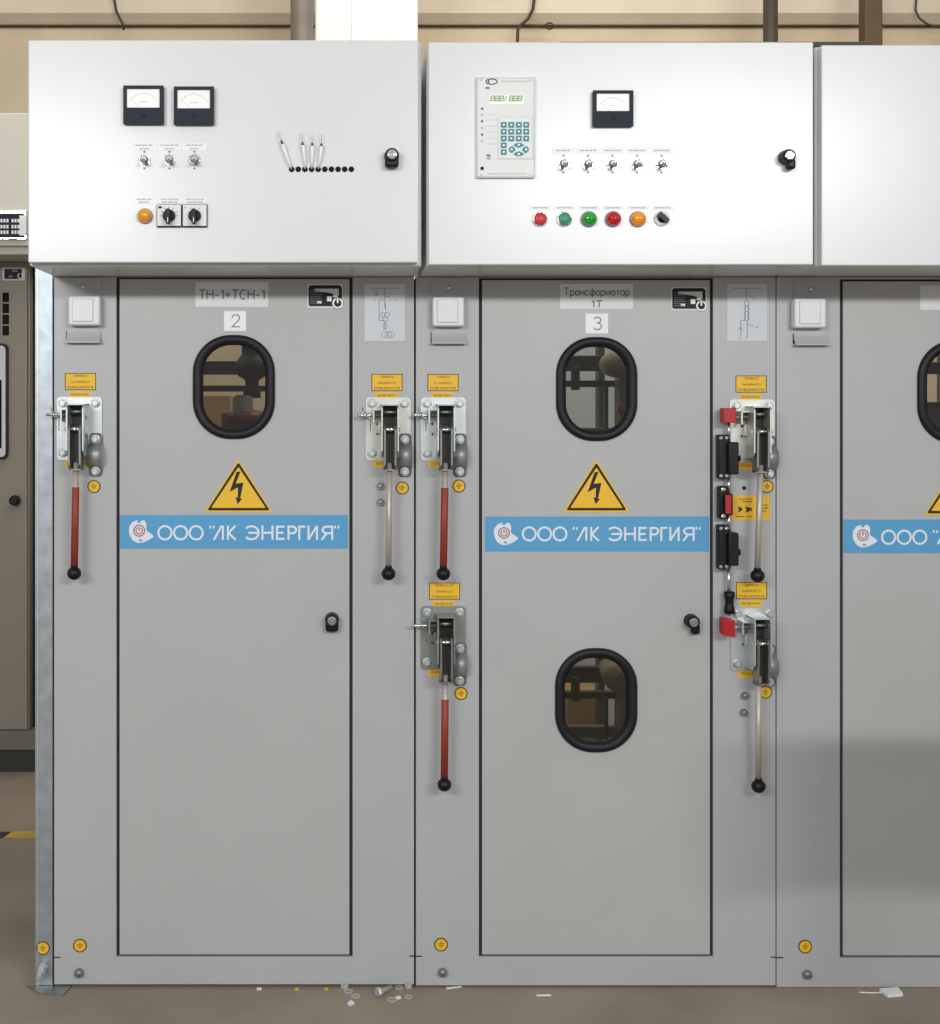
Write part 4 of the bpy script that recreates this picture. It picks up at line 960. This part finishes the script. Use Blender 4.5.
washer(392, 1000.5, .0115, 'thick zinc washer on the floor in front of the loose bolt')
washer(408.5, 997.6, .0095, 'small thin washer on the floor at the right end of the loose hardware')
def nut(px, py, r, h, label):
    x, y = fpt(px, py); b = MB(); hp = [(x + r * math.cos(math.radians(60 * k + 15)), y + r * math.sin(math.radians(60 * k + 15))) for k in range(6)]
    n = 24; out = []
    for k in range(n):
        a = 2 * math.pi * k / n; m_ = (a - math.radians(15)) % (math.pi / 3) - math.pi / 6
        q = r * math.cos(math.pi / 6) / math.cos(m_); out.append((x + q * math.cos(a), y + q * math.sin(a)))
    inn = [(x + r * .55 * math.cos(2 * math.pi * k / n), y + r * .55 * math.sin(2 * math.pi * k / n)) for k in range(n)]
    b.loft([[(*p, FLOOR) for p in out], [(*p, FLOOR + h) for p in out], [(*p, FLOOR + h) for p in inn], [(*p, FLOOR) for p in inn]], M['washer'], False)
    return tag(b.build('hex_nut'), label, 'nut', 'loose nuts on the floor')
nut(344.8, 987.6, .0095, .009, 'zinc hex nut on the floor at the left end of the loose hardware')
nut(408.5, 987.3, .0085, .012, 'pale nut standing on the floor against the base near the cabinet seam')
# loose bolt lying on its side
x, y = fpt(380, 996.5); t = thing('hex_bolt', 'loose zinc hex bolt lying on the floor before the cabinets', 'bolt', (x, y, FLOOR))
dv = Vector((.70, .71, -.06)).normalized(); nv = Vector((-dv.y, dv.x, 0)).normalized(); zv = dv.cross(nv); zv = zv if zv.z > 0 else -zv; c = Vector((x, y, FLOOR + .0105))
lp = lambda d, r: [tuple(c + dv * d + nv * r * math.cos(math.radians(60 * k)) + zv * r * .98 * math.sin(math.radians(60 * k))) for k in range(6)]
b = MB(); b.loft([lp(-.009, .009), lp(-.0075, .0105), lp(0, .0105)], M['zinc'], False, True, (True, True)); b.build('bolt_head', t)
b = MB(); b.tube([c, c + dv * .006, c + dv * .036], [.0075, .0052, .0050], M['washer'], 14); b.build('bolt_shank', t)
def scrap(pts, h, label, m='paper', name='plastic_scrap', cat='scrap'):
    b = MB(); q = [fpt(*p) for p in pts]; b.loft([[(x, y, FLOOR) for x, y in q], [(x, y, FLOOR + h) for x, y in q]], M[m], False, True, (True, True)); return tag(b.build(name), label, cat, 'scraps and crumbs on the floor')
scrap([(347.5, 1004.5), (351, 1001.5), (354.5, 1004), (350.5, 1006.5)], .004, 'white crumb on the floor below the left-hand washers')
scrap([(395.5, 997.5), (400.5, 997), (401, 998.8), (396.5, 999.5)], .003, 'tiny white crumb beside the thick washer')
scrap([(446, 988), (461, 986.2), (462, 987.2), (447, 989.4)], .0015, 'thin white sliver on the floor under the middle cabinet ground bolt')
scrap([(536, 995.2), (551, 994.8), (551, 996), (537, 996.2)], .0015, 'thin white sliver on the open floor before the middle cabinet')
scrap([(256.5, 989.2), (261, 988.6), (261.5, 989.8), (257.5, 990.2)], .003, 'tiny white crumb on the floor below the left door')
scrap([(294.5, 989.2), (298.5, 988.8), (298.8, 990), (295, 990.4)], .003, 'tiny yellow crumb on the floor, farther left of the two yellow crumbs', 'yellow')
scrap([(324, 989.2), (328, 988.8), (328.4, 990), (325, 990.4)], .003, 'tiny yellow crumb on the floor nearest to the loose hardware', 'yellow')
x, y = fpt(891, 993.5); t = thing('plastic_clip', 'white plastic clip with a thin tail on the floor at the right', 'clip', (x, y, FLOOR))
b = MB(); q = [fpt(*p) for p in ((879.5, 991.5), (898, 990.2), (903, 996.2), (888, 997.6))]; b.loft([[(a, c_, FLOOR) for a, c_ in q], [(a, c_, FLOOR + .007) for a, c_ in q]], M['paper'], False, True, (True, True)); b.build('clip_body', t)
b = MB(); b.tube([(*fpt(859, 993.2), FLOOR + .002), (*fpt(870, 993.8), FLOOR + .002), (*fpt(882, 994.2), FLOOR + .003)], .0015, M['paper'], 6); b.build('clip_tail', t)
b = MB(); q = [fpt(*p) for p in ((3, 838.5), (12, 832), (60, 831), (52, 838))]; b.loft([[(a, c_, FLOOR + .0006) for a, c_ in q], [(a, c_, FLOOR + .0012) for a, c_ in q]], M['tape'], False, True, (True, True))
q = [fpt(*p) for p in ((-20, 838.5), (-10, 832), (11, 832), (2, 838.5))]; b.loft([[(a, c_, FLOOR + .0006) for a, c_ in q], [(a, c_, FLOOR + .0012) for a, c_ in q]], M['gap'], False, True, (True, True))
tag(b.build('floor_tape'), 'strip of black and yellow hazard tape on the floor at the left edge', 'floor tape')
# ------------------------------------------------------------------ unseen plank barrier, added to cast the soft shadow on the right cabinet
t = thing('shade_plank_barrier', 'unseen wooden plank barrier on trestle legs, added to shade the right cabinet', 'barrier', (1.7, -.7, FLOOR))
PY, P0, P1, PZ0, PZ1 = -.7, 1.045, 2.5, .575, .847
b = MB(); b.box(P0, P1, PY - .03, PY, FLOOR + PZ0, FLOOR + PZ1, M['wood'], .003); b.build('plank', t)
for xx in (1.25, 2.25):
    for s_ in (-1, 1):
        b = MB(); yc_ = PY - .015 + s_ * .036
        q0, q1 = PY - .015 + s_ * .16, yc_
        lo = [(xx, q0 - .02, FLOOR), (xx + .05, q0 - .02, FLOOR), (xx + .05, q0 + .02, FLOOR), (xx, q0 + .02, FLOOR)]
        hi = [(xx, q1 - .02, FLOOR + .80), (xx + .05, q1 - .02, FLOOR + .80), (xx + .05, q1 + .02, FLOOR + .80), (xx, q1 + .02, FLOOR + .80)]
        b.loft([lo, hi], M['wood'], False, True, (True, True)); b.build('trestle_leg', t)
# ------------------------------------------------------------------ light
w = bpy.data.worlds.new('workshop_air'); bpy.context.scene.world = w; w.use_nodes = True
bg = w.node_tree.nodes['Background']; bg.inputs['Color'].default_value = (0.98, 0.985, 1.0, 1); bg.inputs['Strength'].default_value = 0.48
def area(name, loc, target, sx, sy, e, col=(1, 1, 1)):
    l = bpy.data.lights.new(name, 'AREA'); l.shape = 'RECTANGLE'; l.size = sx; l.size_y = sy; l.energy = e; l.color = col
    o = bpy.data.objects.new(name, l); C.objects.link(o); o.location = loc
    o.rotation_euler = (Vector(target) - Vector(loc)).to_track_quat('-Z', 'Y').to_euler(); return o
area('front_tube_left', (-1.9, -4.6, 2.45), (-.3, 0, 1.5), 1.8, .22, 79, (1, 1, 1))  # two unseen long tube lamps in front, sized for the shadow edges
area('front_tube_right', (1.75, -4.6, 2.5), (.5, 0, 1.5), 1.8, .22, 80, (1, 1, 1))
area('back_wall_fill', (0.8, 0.9, 3.9), (0.8, 3.6, 1.7), 4, .8, 80, (1, .96, .9))  # unseen fill lamp added to brighten the back wall and the window views
# ------------------------------------------------------------------ camera
cam = bpy.data.cameras.new('camera'); co = bpy.data.objects.new('camera', cam); C.objects.link(co)
co.location = (0, -D, ZC); co.rotation_euler = (math.pi / 2, 0, 0)
cam.sensor_fit = 'HORIZONTAL'; cam.sensor_width = 36; cam.lens = F / 940 * 36
cam.shift_x = (470 - CX) / 940; cam.shift_y = (CY - 512) / 940
cam.clip_start = 0.05
sc = bpy.context.scene; sc.camera = co
sc.view_settings.view_transform = 'Standard'; sc.view_settings.look = 'None'
